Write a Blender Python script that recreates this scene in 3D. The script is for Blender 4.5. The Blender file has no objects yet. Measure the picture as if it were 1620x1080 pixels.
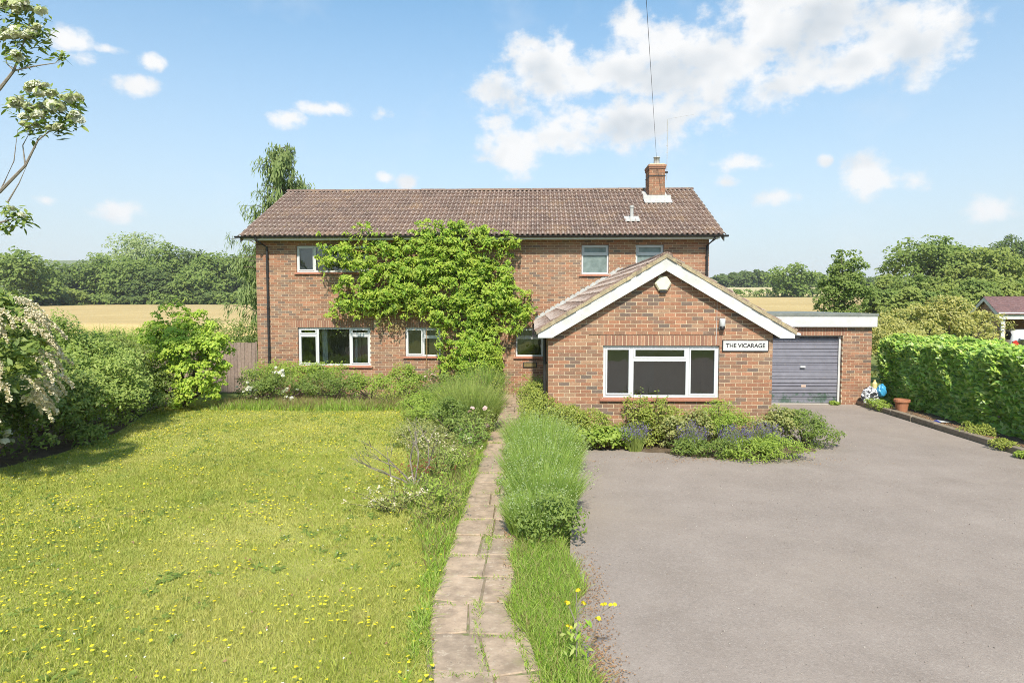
import bpy, math, random
import numpy as np
from mathutils import Vector, Matrix
rng = np.random.default_rng(11)
random.seed(5)
SC = bpy.context.scene
COL = SC.collection
R = math.radians

# ------------------------------------------------------------------ camera
cam = bpy.data.cameras.new('camera')
cam.sensor_width = 36.0
cam.lens = 1050 / 1620 * 36
cam.clip_start = 0.1
cam.clip_end = 8000
camo = bpy.data.objects.new('camera', cam)
COL.objects.link(camo)
camo.location = (0, 0, 2.85)
camo.rotation_euler = (R(90 - 3.27), 0, R(1.9))
SC.camera = camo

# ------------------------------------------------------------------ light
SUN_AZ, SUN_EL = R(1), R(47)          # azimuth towards +X from -Y (behind the camera, to the right)
sdir = Vector((math.sin(SUN_AZ) * math.cos(SUN_EL), -math.cos(SUN_AZ) * math.cos(SUN_EL), math.sin(SUN_EL)))
sl = bpy.data.lights.new('sun', 'SUN')
sl.energy = 3.1
sl.angle = R(3.0)
sl.color = (1.0, 0.945, 0.86)
so = bpy.data.objects.new('sun', sl)
COL.objects.link(so)
so.rotation_euler = sdir.to_track_quat('Z', 'Y').to_euler()
so.location = (10, -10, 30)
SC.view_settings.view_transform = 'Standard'
SC.view_settings.look = 'None'
SC.view_settings.gamma = 1.0
SC.view_settings.exposure = 1.15
SC.view_settings.use_curve_mapping = False
SKY_STRENGTH = 0.13
HAZE_DENSITY = 0.0003
CLOUD_WHITE = 3.5
SC.render.engine = 'CYCLES'
SC.cycles.use_denoising = True
SC.cycles.denoising_prefilter = 'NONE'
SC.cycles.filter_width = 0.9
SC.cycles.use_adaptive_sampling = True
SC.cycles.adaptive_threshold = 0.02
SC.cycles.max_bounces = 5
SC.cycles.diffuse_bounces = 3
SC.cycles.transparent_max_bounces = 5
SC.cycles.sample_clamp_indirect = 6.0

def build_world():
    w = bpy.data.worlds.new('World')
    SC.world = w
    w.use_nodes = True
    w.cycles.sampling_method = 'NONE'
    nt = w.node_tree
    for n in list(nt.nodes):
        nt.nodes.remove(n)
    N, L = nt.nodes.new, nt.links.new
    out = N('ShaderNodeOutputWorld')
    bg = N('ShaderNodeBackground')
    bg.inputs['Strength'].default_value = SKY_STRENGTH
    L(bg.outputs[0], out.inputs[0])
    sky = N('ShaderNodeTexSky')
    sky.sky_type = 'NISHITA'
    sky.sun_disc = False
    sky.sun_elevation = SUN_EL
    sky.sun_rotation = math.pi - SUN_AZ
    sky.altitude = 50
    sky.air_density = 1.0
    sky.dust_density = 0.6
    sky.ozone_density = 1.6
    def M(op, a, b=None, c=None, clamp=False):
        m = N('ShaderNodeMath')
        m.operation = op
        m.use_clamp = clamp
        for i, v in enumerate((a, b, c)):
            if v is None:
                continue
            if isinstance(v, (int, float)):
                m.inputs[i].default_value = v
            else:
                L(v, m.inputs[i])
        return m.outputs[0]
    def MR(v, a, b, c=0.0, d=1.0, smooth=True):
        m = N('ShaderNodeMapRange')
        m.interpolation_type = 'SMOOTHSTEP' if smooth else 'LINEAR'
        L(v, m.inputs[0])
        for i, q in enumerate((a, b, c, d)):
            m.inputs[i + 1].default_value = q
        return m.outputs[0]
    tc = N('ShaderNodeTexCoord')
    sep = N('ShaderNodeSeparateXYZ')
    L(tc.outputs['Generated'], sep.inputs[0])
    u = M('ARCTAN2', sep.outputs[0], sep.outputs[1])
    v = M('ARCSINE', sep.outputs[2])
    comb = N('ShaderNodeCombineXYZ')
    L(u, comb.inputs[0])
    L(v, comb.inputs[1])
    # domain warp for billowy outlines
    def noise(scale, detail, rough, off=(0, 0, 0)):
        mp = N('ShaderNodeVectorMath')
        mp.operation = 'MULTIPLY_ADD'
        mp.inputs[1].default_value = (1.0, 1.35, 1.0)
        mp.inputs[2].default_value = off
        L(comb.outputs[0], mp.inputs[0])
        n = N('ShaderNodeTexNoise')
        n.noise_dimensions = '2D'
        n.inputs['Scale'].default_value = scale
        n.inputs['Detail'].default_value = detail
        n.inputs['Roughness'].default_value = rough
        L(mp.outputs[0], n.inputs['Vector'])
        return n.outputs['Fac']
    nz = noise(17, 6, 0.58)
    nz_lo = noise(15, 2, 0.5)
    nz_up = noise(15, 2, 0.5, (0.014, -0.034, 0))
    # (azimuth, elevation, half width, half height, weight) in radians of the cumulus banks
    dens = None
    big = None
    for (cu, cv, ru, rv, wt) in CLOUDS:
        isbig = ru * rv > .0016
        ru, rv = ru * 1.22, rv * 1.3
        mp = N('ShaderNodeVectorMath')
        mp.operation = 'MULTIPLY_ADD'
        mp.inputs[1].default_value = (1 / ru, 1 / rv, 0)
        mp.inputs[2].default_value = (-cu / ru, -cv / rv, 0)
        L(comb.outputs[0], mp.inputs[0])
        ln = N('ShaderNodeVectorMath')
        ln.operation = 'LENGTH'
        L(mp.outputs[0], ln.inputs[0])
        val = M('MULTIPLY_ADD', ln.outputs['Value'], -wt, wt)
        dens = val if dens is None else M('MAXIMUM', dens, val)
        if isbig:
            sp = N('ShaderNodeSeparateXYZ')
            L(mp.outputs[0], sp.inputs[0])
            vl = M('MULTIPLY_ADD', sp.outputs[1], -.75, val)
            big = vl if big is None else M('MAXIMUM', big, vl)
    base = M('MAXIMUM', M('MINIMUM', dens, 0.95), -0.7)
    fine = M('MULTIPLY_ADD', noise(40, 5, 0.6, (1.3, .4, 0)), 1.0, -0.5)
    d0 = M('ADD', M('ADD', base, M('MULTIPLY_ADD', nz, 2.4, -1.22)), fine)
    alpha = M('MULTIPLY', MR(d0, -0.12, 0.85), MR(dens, -0.38, 0.05))
    # thin veil wisps
    wis = noise(5.0, 4, 0.62, (3.1, 1.7, 0))
    veil = M('MULTIPLY', MR(wis, 0.52, 0.8), 0.16)
    alpha = M('MAXIMUM', alpha, veil)
    # self shadow from the density towards the light, and thicker grey bases on the big bank
    lit = M('SUBTRACT', nz_lo, nz_up)
    shade = M('ADD', M('MULTIPLY', MR(big, 0.55, 1.45), 0.62), M('MULTIPLY', lit, -1.0), clamp=True)
    colr = N('ShaderNodeMix')
    colr.data_type = 'RGBA'
    L(shade, colr.inputs[0])
    colr.inputs[6].default_value = (CLOUD_WHITE, CLOUD_WHITE, CLOUD_WHITE * 1.0, 1)
    colr.inputs[7].default_value = (CLOUD_WHITE * .58, CLOUD_WHITE * .65, CLOUD_WHITE * .72, 1)
    # summer haze whitening towards the horizon
    hz = MR(v, 0.5, 0.0, 0.0, 1.0, smooth=False)
    hz = M('MULTIPLY', M('POWER', hz, 1.25), 0.93)
    gr = N('ShaderNodeMix')
    gr.data_type = 'RGBA'
    gr.blend_type = 'MULTIPLY'
    gr.inputs[0].default_value = 1.0
    L(sky.outputs[0], gr.inputs[6])
    gr.inputs[7].default_value = SKY_TINT
    hm = N('ShaderNodeMix')
    hm.data_type = 'RGBA'
    L(hz, hm.inputs[0])
    L(gr.outputs[2], hm.inputs[6])
    hm.inputs[7].default_value = HAZE_COL
    mx = N('ShaderNodeMix')
    mx.data_type = 'RGBA'
    L(alpha, mx.inputs[0])
    L(hm.outputs[2], mx.inputs[6])
    L(colr.outputs[2], mx.inputs[7])
    L(mx.outputs[2], bg.inputs['Color'])

SKY_TINT = (0.47, 0.74, 0.76, 1)
HAZE_COL = (2.62, 2.46, 2.50, 1)
CLOUDS = [
    (0.378, 0.369, 0.124, 0.062, 1.50), (0.490, 0.327, 0.070, 0.048, 1.40), (0.436, 0.313, 0.092, 0.030, 1.20), (0.207, 0.327, 0.146, 0.048, 1.50), (0.137, 0.375, 0.036, 0.031, 1.20), (0.336, 0.295, 0.061, 0.031, 1.10), (0.013, 0.335, 0.056, 0.041, 1.35), (-0.045, 0.305, 0.049, 0.035, 1.20), (0.078, 0.313, 0.064, 0.025, 1.20), (0.143, 0.261, 0.117, 0.038, 1.40), (-0.033, 0.221, 0.047, 0.031, 1.25), (0.018, 0.236, 0.061, 0.024, 1.00), (-0.066, 0.262, 0.033, 0.011, 0.90),
    (0.457, 0.166, 0.031, 0.026, 1.15), (0.335, 0.148, 0.029, 0.013, 1.05), (0.509, 0.158, 0.017, 0.014, 0.95), (0.292, 0.196, 0.035, 0.011, 1.00), (0.402, 0.188, 0.008, 0.008, 0.90), (0.589, 0.116, 0.031, 0.013, 0.80),
    (-0.547, 0.273, 0.028, 0.013, 1.10), (-0.610, 0.313, 0.020, 0.013, 1.05), (-0.596, 0.295, 0.018, 0.008, 0.95), (-0.565, 0.311, 0.016, 0.006, 0.90), (-0.522, 0.304, 0.014, 0.009, 1.05), (-0.357, 0.254, 0.022, 0.011, 1.10), (-0.298, 0.270, 0.037, 0.008, 0.95), (-0.224, 0.269, 0.014, 0.009, 0.85), (-0.565, 0.119, 0.025, 0.012, 1.00), (-0.187, 0.176, 0.018, 0.010, 1.05), (-0.218, 0.183, 0.012, 0.009, 0.95), (-0.641, 0.125, 0.011, 0.006, 0.85), (0.274, 0.169, 0.019, 0.009, 0.75),
    # the same sky all round
    (1.1, 0.45, 0.25, 0.11, 1.3), (1.7, 0.35, 0.22, 0.09, 1.3), (2.5, 0.6, 0.3, 0.12, 1.2), (-1.2, 0.5, 0.25, 0.10, 1.3),
    (-1.9, 0.4, 0.22, 0.09, 1.3), (-2.6, 0.55, 0.25, 0.12, 1.2), (0.1, 0.95, 0.35, 0.12, 1.1), (-0.9, 0.25, 0.06, 0.03, 1.0),
]
build_world()

# ------------------------------------------------------------------ helpers
def new_obj(name, me, parent=None, mat=None):
    o = bpy.data.objects.new(name, me)
    COL.objects.link(o)
    if parent is not None:
        o.parent = parent
    if mat is not None and me is not None:
        me.materials.clear()
        me.materials.append(mat)
    return o

def tag(o, label=None, cat=None, group=None, kind=None):
    if label: o['label'] = label
    if cat: o['category'] = cat
    if group: o['group'] = group
    if kind: o['kind'] = kind
    return o

def thing(name, label, cat, loc=(0, 0, 0), group=None, rz=0.0):
    o = new_obj(name, None)
    o.location = loc
    o.rotation_euler = (0, 0, rz)
    o.empty_display_size = 0.2
    return tag(o, label, cat, group)

def np_mesh(name, V, F, flat=False):
    """V (n,3); F (m,k) uniform faces, or list of such arrays"""
    me = bpy.data.meshes.new(name)
    V = np.asarray(V, np.float32)
    Fs = F if isinstance(F, list) else [F]
    Fs = [np.asarray(f, np.int32) for f in Fs if len(f)]
    me.vertices.add(len(V))
    me.vertices.foreach_set('co', V.ravel())
    li = np.concatenate([f.ravel() for f in Fs])
    tot = np.concatenate([np.full(len(f), f.shape[1], np.int32) for f in Fs])
    st = np.concatenate([[0], np.cumsum(tot)[:-1]]).astype(np.int32)
    me.loops.add(len(li))
    me.loops.foreach_set('vertex_index', li)
    me.polygons.add(len(tot))
    me.polygons.foreach_set('loop_start', st)
    me.update(calc_edges=True)
    me.validate()
    if flat:
        me.shade_flat()
    return me

class MB:
    """collects polygons for one mesh"""
    def __init__(s):
        s.v, s.f = [], []
    def poly(s, pts):
        b = len(s.v)
        s.v += [tuple(p) for p in pts]
        s.f.append(tuple(range(b, b + len(pts))))
    def add(s, V, F):
        b = len(s.v)
        s.v += [tuple(p) for p in V]
        s.f += [tuple(i + b for i in f) for f in F]
    def box(s, x0, x1, y0, y1, z0, z1, M=None):
        V = [Vector(p) for p in ((x0, y0, z0), (x1, y0, z0), (x1, y1, z0), (x0, y1, z0), (x0, y0, z1), (x1, y0, z1), (x1, y1, z1), (x0, y1, z1))]
        if M is not None:
            V = [M @ p for p in V]
        s.add(V, ((0, 3, 2, 1), (4, 5, 6, 7), (0, 1, 5, 4), (1, 2, 6, 5), (2, 3, 7, 6), (3, 0, 4, 7)))
    def prism(s, pts, axis, a, b):
        """extrude the 2d polygon pts along axis from a to b"""
        def P(p, t):
            return {'x': (t, p[0], p[1]), 'y': (p[0], t, p[1]), 'z': (p[0], p[1], t)}[axis]
        n = len(pts)
        V = [P(p, a) for p in pts] + [P(p, b) for p in pts]
        F = [tuple(range(n))[::-1], tuple(range(n, 2 * n))] + [(i, (i + 1) % n, n + (i + 1) % n, n + i) for i in range(n)]
        s.add(V, F)
    def tube(s, pts, r, n=6, cap=True):
        pts = [Vector(p) for p in pts]
        rs = r if isinstance(r, (list, tuple)) else [r] * len(pts)
        b = len(s.v)
        for i, p in enumerate(pts):
            d = (pts[min(i + 1, len(pts) - 1)] - pts[max(i - 1, 0)])
            d = d.normalized() if d.length > 1e-9 else Vector((0, 0, 1))
            a = Vector((0, 0, 1)) if abs(d.z) < .9 else Vector((1, 0, 0))
            e1 = d.cross(a).normalized()
            e2 = d.cross(e1)
            for k in range(n):
                t = 2 * math.pi * k / n
                s.v.append(tuple(p + (e1 * math.cos(t) + e2 * math.sin(t)) * rs[i]))
        for i in range(len(pts) - 1):
            for k in range(n):
                s.f.append((b + i * n + k, b + i * n + (k + 1) % n, b + (i + 1) * n + (k + 1) % n, b + (i + 1) * n + k))
        if cap:
            s.f.append(tuple(b + k for k in range(n))[::-1])
            s.f.append(tuple(b + (len(pts) - 1) * n + k for k in range(n)))
    def lathe(s, prof, c=(0, 0, 0), n=16):
        b = len(s.v)
        for (r, z) in prof:
            for k in range(n):
                t = 2 * math.pi * k / n
                s.v.append((c[0] + r * math.cos(t), c[1] + r * math.sin(t), c[2] + z))
        for i in range(len(prof) - 1):
            for k in range(n):
                s.f.append((b + i * n + k, b + i * n + (k + 1) % n, b + (i + 1) * n + (k + 1) % n, b + (i + 1) * n + k))
    def mesh(s, name):
        me = bpy.data.meshes.new(name)
        me.from_pydata(s.v, [], s.f)
        me.update()
        return me
    def build(s, name, mat, parent=None, smooth=False, bevel=0):
        me = s.mesh(name)
        if smooth:
            for p in me.polygons:
                p.use_smooth = True
        o = new_obj(name, me, parent, mat)
        if bevel:
            m = o.modifiers.new('bevel', 'BEVEL')
            m.width = bevel
            m.segments = 2
            m.limit_method = 'ANGLE'
        return o

# ------------------------------------------------------------------ materials
def pmat(name, build):
    m = bpy.data.materials.new(name)
    m.use_nodes = True
    nt = m.node_tree
    for n in list(nt.nodes):
        nt.nodes.remove(n)
    out = nt.nodes.new('ShaderNodeOutputMaterial')
    build(nt, nt.nodes.new, nt.links.new, out)
    return m

def ramp(N, stops, interp='LINEAR'):
    r = N('ShaderNodeValToRGB')
    cr = r.color_ramp
    cr.interpolation = interp
    while len(cr.elements) > 1:
        cr.elements.remove(cr.elements[-1])
    cr.elements[0].position = stops[0][0]
    cr.elements[0].color = (*stops[0][1], 1)
    for p, c in stops[1:]:
        e = cr.elements.new(p)
        e.color = (*c, 1)
    return r

def noise(N, L, scale, detail=4, rough=.55, vec=None):
    n = N('ShaderNodeTexNoise')
    n.inputs['Scale'].default_value = scale
    n.inputs['Detail'].default_value = detail
    n.inputs['Roughness'].default_value = rough
    if vec is None:
        g = N('ShaderNodeNewGeometry')
        vec = g.outputs['Position']
    L(vec, n.inputs['Vector'])
    return n.outputs['Fac']

def mixc(N, L, fac, a, b, mode='MIX'):
    m = N('ShaderNodeMix')
    m.data_type = 'RGBA'
    m.blend_type = mode
    for i, q in ((0, fac), (6, a), (7, b)):
        if isinstance(q, (int, float)):
            m.inputs[i].default_value = q
        elif isinstance(q, tuple):
            m.inputs[i].default_value = (*q[:3], 1)
        else:
            L(q, m.inputs[i])
    return m.outputs[2]

def bump(N, L, h, strength, dist=.01):
    b = N('ShaderNodeBump')
    b.inputs['Strength'].default_value = strength
    b.inputs['Distance'].default_value = dist
    L(h, b.inputs['Height'])
    return b.outputs[0]

def surf(name, stops, scale=6, rough=.8, spec=.3, detail=6, bmp=.3, bscale=None, bdist=.01, metal=0, spots=None, emit=None):
    """noise-coloured surface; spots = (scale, lo, hi, colour) patches with a shape of their own"""
    def b(nt, N, L, out):
        p = N('ShaderNodeBsdfPrincipled')
        n = noise(N, L, scale, detail, .6)
        r = ramp(N, stops)
        L(n, r.inputs[0])
        col = r.outputs[0]
        for sp in (spots or []):
            s = noise(N, L, sp[0], 5, .6)
            mr = N('ShaderNodeMapRange')
            L(s, mr.inputs[0])
            mr.inputs[1].default_value = sp[1]
            mr.inputs[2].default_value = sp[2]
            mr.inputs[4].default_value = sp[4] if len(sp) > 4 else 1.0
            col = mixc(N, L, mr.outputs[0], col, sp[3])
        L(col, p.inputs['Base Color'])
        p.inputs['Roughness'].default_value = rough
        p.inputs['Specular IOR Level'].default_value = spec
        p.inputs['Metallic'].default_value = metal
        if bmp:
            L(bump(N, L, noise(N, L, bscale or scale * 4, 5, .6), bmp, bdist), p.inputs['Normal'])
        L(p.outputs[0], out.inputs[0])
    return pmat(name, b)

def piece_mat(name, stops, rough=.85, grain=40, bmp=.4, spots=None, interp='LINEAR', gamt=.35, spec=.25, bdist=.004, crest_lit_wear=None):
    """colour differs from piece to piece (object and loose island), plus grain"""
    def b(nt, N, L, out):
        p = N('ShaderNodeBsdfPrincipled')
        oi = N('ShaderNodeObjectInfo')
        g = N('ShaderNodeNewGeometry')
        a = N('ShaderNodeMath'); a.operation = 'ADD'
        L(oi.outputs['Random'], a.inputs[0]); L(g.outputs['Random Per Island'], a.inputs[1])
        fr = N('ShaderNodeMath'); fr.operation = 'FRACT'
        L(a.outputs[0], fr.inputs[0])
        r = ramp(N, stops, interp)
        L(fr.outputs[0], r.inputs[0])
        n = noise(N, L, grain, 5, .65)
        mr = N('ShaderNodeMapRange')
        L(n, mr.inputs[0])
        mr.inputs[1].default_value = .25; mr.inputs[2].default_value = .75
        mr.inputs[3].default_value = 1 - gamt; mr.inputs[4].default_value = 1 + gamt
        col = mixc(N, L, 1.0, r.outputs[0], mr.outputs[0], 'MULTIPLY')
        for sp in (spots or []):
            s = noise(N, L, sp[0], 5, .62)
            q = N('ShaderNodeMapRange')
            L(s, q.inputs[0])
            q.inputs[1].default_value = sp[1]; q.inputs[2].default_value = sp[2]
            q.inputs[4].default_value = sp[4] if len(sp) > 4 else 1.0
            col = mixc(N, L, q.outputs[0], col, sp[3])
        if crest_lit_wear:  # pale roll crests: sunlit highlights and weathering together, painted into the base colour
            at = N('ShaderNodeAttribute'); at.attribute_name = 'crest_lit_wear'
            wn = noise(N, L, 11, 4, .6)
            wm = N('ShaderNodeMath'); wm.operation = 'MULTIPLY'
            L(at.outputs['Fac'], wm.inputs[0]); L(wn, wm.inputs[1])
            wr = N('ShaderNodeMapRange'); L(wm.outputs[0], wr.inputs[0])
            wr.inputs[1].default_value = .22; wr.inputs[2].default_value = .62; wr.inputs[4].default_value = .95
            col = mixc(N, L, wr.outputs[0], col, crest_lit_wear)
        L(col, p.inputs['Base Color'])
        p.inputs['Roughness'].default_value = rough
        p.inputs['Specular IOR Level'].default_value = spec
        if bmp:
            L(bump(N, L, noise(N, L, grain * 2, 4, .6), bmp, bdist), p.inputs['Normal'])
        L(p.outputs[0], out.inputs[0])
    return pmat(name, b)

def leaf_mat(name, stops, rough=.55, spec=.3, trans=.42, patch=None):
    patches = patch if isinstance(patch, list) else ([patch] if patch else [])
    def b(nt, N, L, out):
        p = N('ShaderNodeBsdfPrincipled')
        g = N('ShaderNodeNewGeometry')
        oi = N('ShaderNodeObjectInfo')
        a = N('ShaderNodeMath'); a.operation = 'ADD'
        L(oi.outputs['Random'], a.inputs[0]); L(g.outputs['Random Per Island'], a.inputs[1])
        fr = N('ShaderNodeMath'); fr.operation = 'FRACT'
        L(a.outputs[0], fr.inputs[0])
        r = ramp(N, stops)
        L(fr.outputs[0], r.inputs[0])
        col = r.outputs[0]
        for patch in (patches or []):
            s = noise(N, L, patch[0], 4, .6)
            q = N('ShaderNodeMapRange')
            L(s, q.inputs[0])
            q.inputs[1].default_value = patch[1]; q.inputs[2].default_value = patch[2]
            q.inputs[4].default_value = patch[4] if len(patch) > 4 else .8
            col = mixc(N, L, q.outputs[0], col, patch[3])
        L(col, p.inputs['Base Color'])
        p.inputs['Roughness'].default_value = rough
        p.inputs['Specular IOR Level'].default_value = spec
        t = N('ShaderNodeBsdfTranslucent')
        L(mixc(N, L, 1.0, col, (1.0, 1.15, .55), 'MULTIPLY'), t.inputs[0])
        ms = N('ShaderNodeMixShader')
        ms.inputs[0].default_value = trans
        L(p.outputs[0], ms.inputs[1]); L(t.outputs[0], ms.inputs[2])
        L(ms.outputs[0], out.inputs[0])
    return pmat(name, b)

def glass_mat(name, tint=(.93, .95, .94), frost=False):
    def b(nt, N, L, out):
        if frost:
            p = N('ShaderNodeBsdfPrincipled')
            n = noise(N, L, 7, 3, .5)
            r = ramp(N, [(.3, (.13, .17, .155)), (.7, (.22, .27, .25))])
            L(n, r.inputs[0]); L(r.outputs[0], p.inputs['Base Color'])
            p.inputs['Roughness'].default_value = .3
            p.inputs['Specular IOR Level'].default_value = .6
            L(bump(N, L, noise(N, L, 60, 2, .5), .25, .01), p.inputs['Normal'])
            L(p.outputs[0], out.inputs[0])
            return
        fr = N('ShaderNodeFresnel'); fr.inputs[0].default_value = 1.55
        mr = N('ShaderNodeMath'); mr.operation = 'MULTIPLY_ADD'
        L(fr.outputs[0], mr.inputs[0]); mr.inputs[1].default_value = 1.3; mr.inputs[2].default_value = .03
        tr = N('ShaderNodeBsdfTransparent'); tr.inputs[0].default_value = (*tint, 1)
        gl = N('ShaderNodeBsdfGlossy'); gl.inputs['Roughness'].default_value = .015
        L(bump(N, L, noise(N, L, 1.7, 2, .5), .06, .05), gl.inputs['Normal'])
        ms = N('ShaderNodeMixShader')
        L(mr.outputs[0], ms.inputs[0]); L(tr.outputs[0], ms.inputs[1]); L(gl.outputs[0], ms.inputs[2])
        L(ms.outputs[0], out.inputs[0])
    return pmat(name, b)

MAT = {}
BRICK = [(0, (.355, .17, .096)), (.16, (.285, .134, .079)), (.34, (.275, .15, .092)), (.5, (.215, .121, .079)), (.64, (.365, .217, .13)),
         (.74, (.18, .114, .083)), (.82, (.155, .116, .092)), (.90, (.395, .184, .106)), (1, (.335, .203, .126))]
MAT['brick'] = piece_mat('brick', BRICK, spots=[(1.3, .55, .75, (.48, .29, .18), .45), (.8, .60, .8, (.17, .12, .095), .45), (.45, .55, .75, (.40, .27, .18), .4), (7, .66, .78, (.55, .43, .31), .4)], grain=45)
MAT['mortar'] = surf('mortar', [(.3, (.56, .45, .30)), (.7, (.67, .55, .385))], 14, .95, .1, spots=[(1.1, .55, .8, (.36, .30, .23), .7)])
MAT['soldier'] = piece_mat('soldier_brick', [(0, (.32, .16, .10)), (.4, (.24, .125, .083)), (.7, (.36, .195, .12)), (1, (.27, .135, .088))], grain=45)
MAT['tile'] = piece_mat('roof_tile', [(0, (.18, .115, .09)), (.3, (.14, .094, .076)), (.6, (.215, .14, .107)), (1, (.165, .11, .088))], rough=.9, grain=14, gamt=.4,
                        spots=[(24, .54, .66, (.42, .34, .27), .7), (1.1, .54, .72, (.31, .20, .115), .65), (.4, .55, .7, (.27, .20, .15), .5), (9, .60, .72, (.38, .29, .12), .65), (5, .62, .75, (.075, .06, .045), .6)], crest_lit_wear=(.56, .46, .39))
MAT['tile_lichen'] = piece_mat('lichened_verge', [(0, (.30, .24, .15)), (.5, (.38, .31, .19)), (1, (.22, .18, .13))], grain=20, spots=[(14, .55, .68, (.50, .40, .2), .8), (9, .6, .72, (.12, .10, .08), .7)])
MAT['white'] = surf('white_paint', [(.3, (.52, .51, .48)), (.7, (.60, .59, .57))], 5, .55, .35, bmp=.15, spots=[(2.2, .52, .8, (.40, .38, .32), .7), (14, .64, .74, (.33, .31, .26), .5), (1.1, .6, .8, (.40, .42, .34), .5)])
MAT['upvc'] = surf('white_frame', [(.3, (.54, .54, .53)), (.7, (.62, .62, .61))], 3, .4, .4, bmp=0, spots=[(6, .58, .8, (.52, .52, .49), .5)])
MAT['cream_fascia'] = surf('fascia_paint', [(.3, (.66, .65, .60)), (.7, (.74, .73, .68))], 4, .5, .4, bmp=.05, spots=[(2.5, .6, .8, (.42, .40, .33), .6)])
MAT['black_plastic'] = surf('black_plastic', [(.3, (.022, .02, .02)), (.7, (.035, .032, .03))], 6, .45, .4, bmp=.05)
MAT['sill'] = piece_mat('sill_tile', [(0, (.36, .15, .095)), (.5, (.42, .19, .12)), (1, (.33, .14, .09))], grain=18, gamt=.2)
MAT['lead'] = surf('lead_flashing', [(.3, (.36, .35, .33)), (.7, (.48, .47, .44))], 10, .75, .3, bmp=.3, spots=[(5, .55, .7, (.28, .26, .23), .6)])
MAT['glass'] = glass_mat('window_glass')
MAT['frost'] = glass_mat('obscured_glass', frost=True)
MAT['plaster'] = surf('plaster', [(.3, (.68, .64, .57)), (.7, (.74, .70, .63))], 2, .9, .1, bmp=0)
MAT['plaster_dark'] = surf('plaster_brown', [(.3, (.70, .62, .52)), (.7, (.78, .70, .60))], 2, .9, .1, bmp=0)
MAT['carpet'] = surf('carpet', [(.3, (.48, .39, .30)), (.7, (.56, .46, .36))], 9, .95, .1)
MAT['asphalt'] = surf('weathered_asphalt', [(.25, (.245, .198, .162)), (.5, (.29, .236, .196)), (.75, (.335, .275, .23))], 1.1, .92, .2, 10, .8, 90, .01,
                      spots=[(.35, .50, .72, (.225, .184, .153), .5), (38, .50, .68, (.40, .34, .29), .42), (48, .52, .68, (.17, .14, .12), .42), (.9, .60, .8, (.38, .315, .255), .5), (14, .68, .78, (.17, .14, .115), .5),
                             (2.4, .68, .76, (.20, .165, .14), .5), (110, .57, .68, (.48, .42, .36), .45), (.16, .52, .7, (.34, .272, .212), .55)])
MAT['slab'] = piece_mat('paving_slab', [(0, (.36, .26, .18)), (.35, (.42, .305, .21)), (.7, (.32, .24, .17)), (1, (.39, .28, .19))], grain=7, gamt=.35, bmp=.8, bdist=.008,
                        spots=[(18, .56, .66, (.52, .42, .31), .6), (4.5, .54, .70, (.22, .16, .105), .65), (30, .61, .71, (.15, .12, .085), .6), (3.1, .62, .74, (.22, .20, .09), .55)])
MAT['bedding'] = surf('sandy_bedding', [(.3, (.22, .17, .11)), (.7, (.30, .24, .16))], 6, .95, .1, 8, .6, 40, .02, spots=[(7, .5, .6, (.13, .17, .04), .7)])
MAT['soil'] = surf('soil', [(.3, (.10, .07, .045)), (.7, (.19, .14, .09))], 5, .95, .1, 8, .8, 30, .03)
MAT['lawn_soil'] = surf('lawn_ground', [(.25, (.26, .27, .07)), (.5, (.33, .325, .09)), (.75, (.41, .37, .12))], 1.6, .95, .1, 8, .6, 40, .02)
MAT['terrain'] = surf('rough_pasture', [(.25, (.10, .14, .035)), (.5, (.14, .17, .045)), (.75, (.22, .21, .075))], .08, .95, .1, 9, .4, 2, .1)
MAT['wheat'] = surf('ripening_wheat', [(.25, (.42, .30, .13)), (.5, (.47, .345, .155)), (.75, (.52, .39, .18))], .12, .95, .1, 8, .6, 3, .2, spots=[(.02, .5, .7, (.36, .29, .15), .6)])
MAT['wheat_pale'] = surf('pale_barley', [(.25, (.44, .36, .19)), (.5, (.48, .40, .215)), (.75, (.52, .44, .24))], .12, .95, .1, 8, .6, 3, .2)
MAT['kerb'] = piece_mat('kerb_stone', [(0, (.22, .18, .13)), (1, (.27, .215, .155))], grain=12, gamt=.3, spots=[(5, .56, .72, (.10, .10, .055), .6)])
MAT['fence'] = piece_mat('fence_board', [(0, (.24, .17, .13)), (.5, (.30, .22, .17)), (1, (.20, .145, .115))], grain=18, gamt=.3)
MAT['bark'] = surf('bark', [(.3, (.09, .07, .05)), (.7, (.17, .13, .10))], 14, .9, .1, 6, .8, 40, .02)
MAT['pale_bark'] = surf('pale_bark', [(.3, (.20, .17, .14)), (.7, (.30, .26, .21))], 20, .9, .1, 6, .7, 60, .01)
MAT['vine_bark'] = surf('vine_bark', [(.3, (.30, .17, .08)), (.7, (.42, .26, .13))], 20, .9, .1, 6, .7, 60, .01)

# ------------------------------------------------------------------ terrain and setting
def lerp_table(t, x):
    return np.interp(x, [a for a, _ in t], [b for _, b in t])
T_LEFT = [(30, 0), (60, .35), (150, 2.0), (190, 3.0), (400, 7), (1200, 86), (1500, 92), (4000, 92)]
T_RIGHT = [(30, 0), (45, .3), (70, 1.2), (150, 3.5), (185, 5.6), (260, 8.6), (420, 12), (1200, 50), (1500, 60), (4000, 60)]
def ground_z(x, y):
    x = np.asarray(x, float); y = np.asarray(y, float)
    k = np.clip((x / np.maximum(y, 1) + .25) / .5, 0, 1)
    k = k * k * (3 - 2 * k)
    return lerp_table(T_LEFT, y) * (1 - k) + lerp_table(T_RIGHT, y) * k

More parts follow.
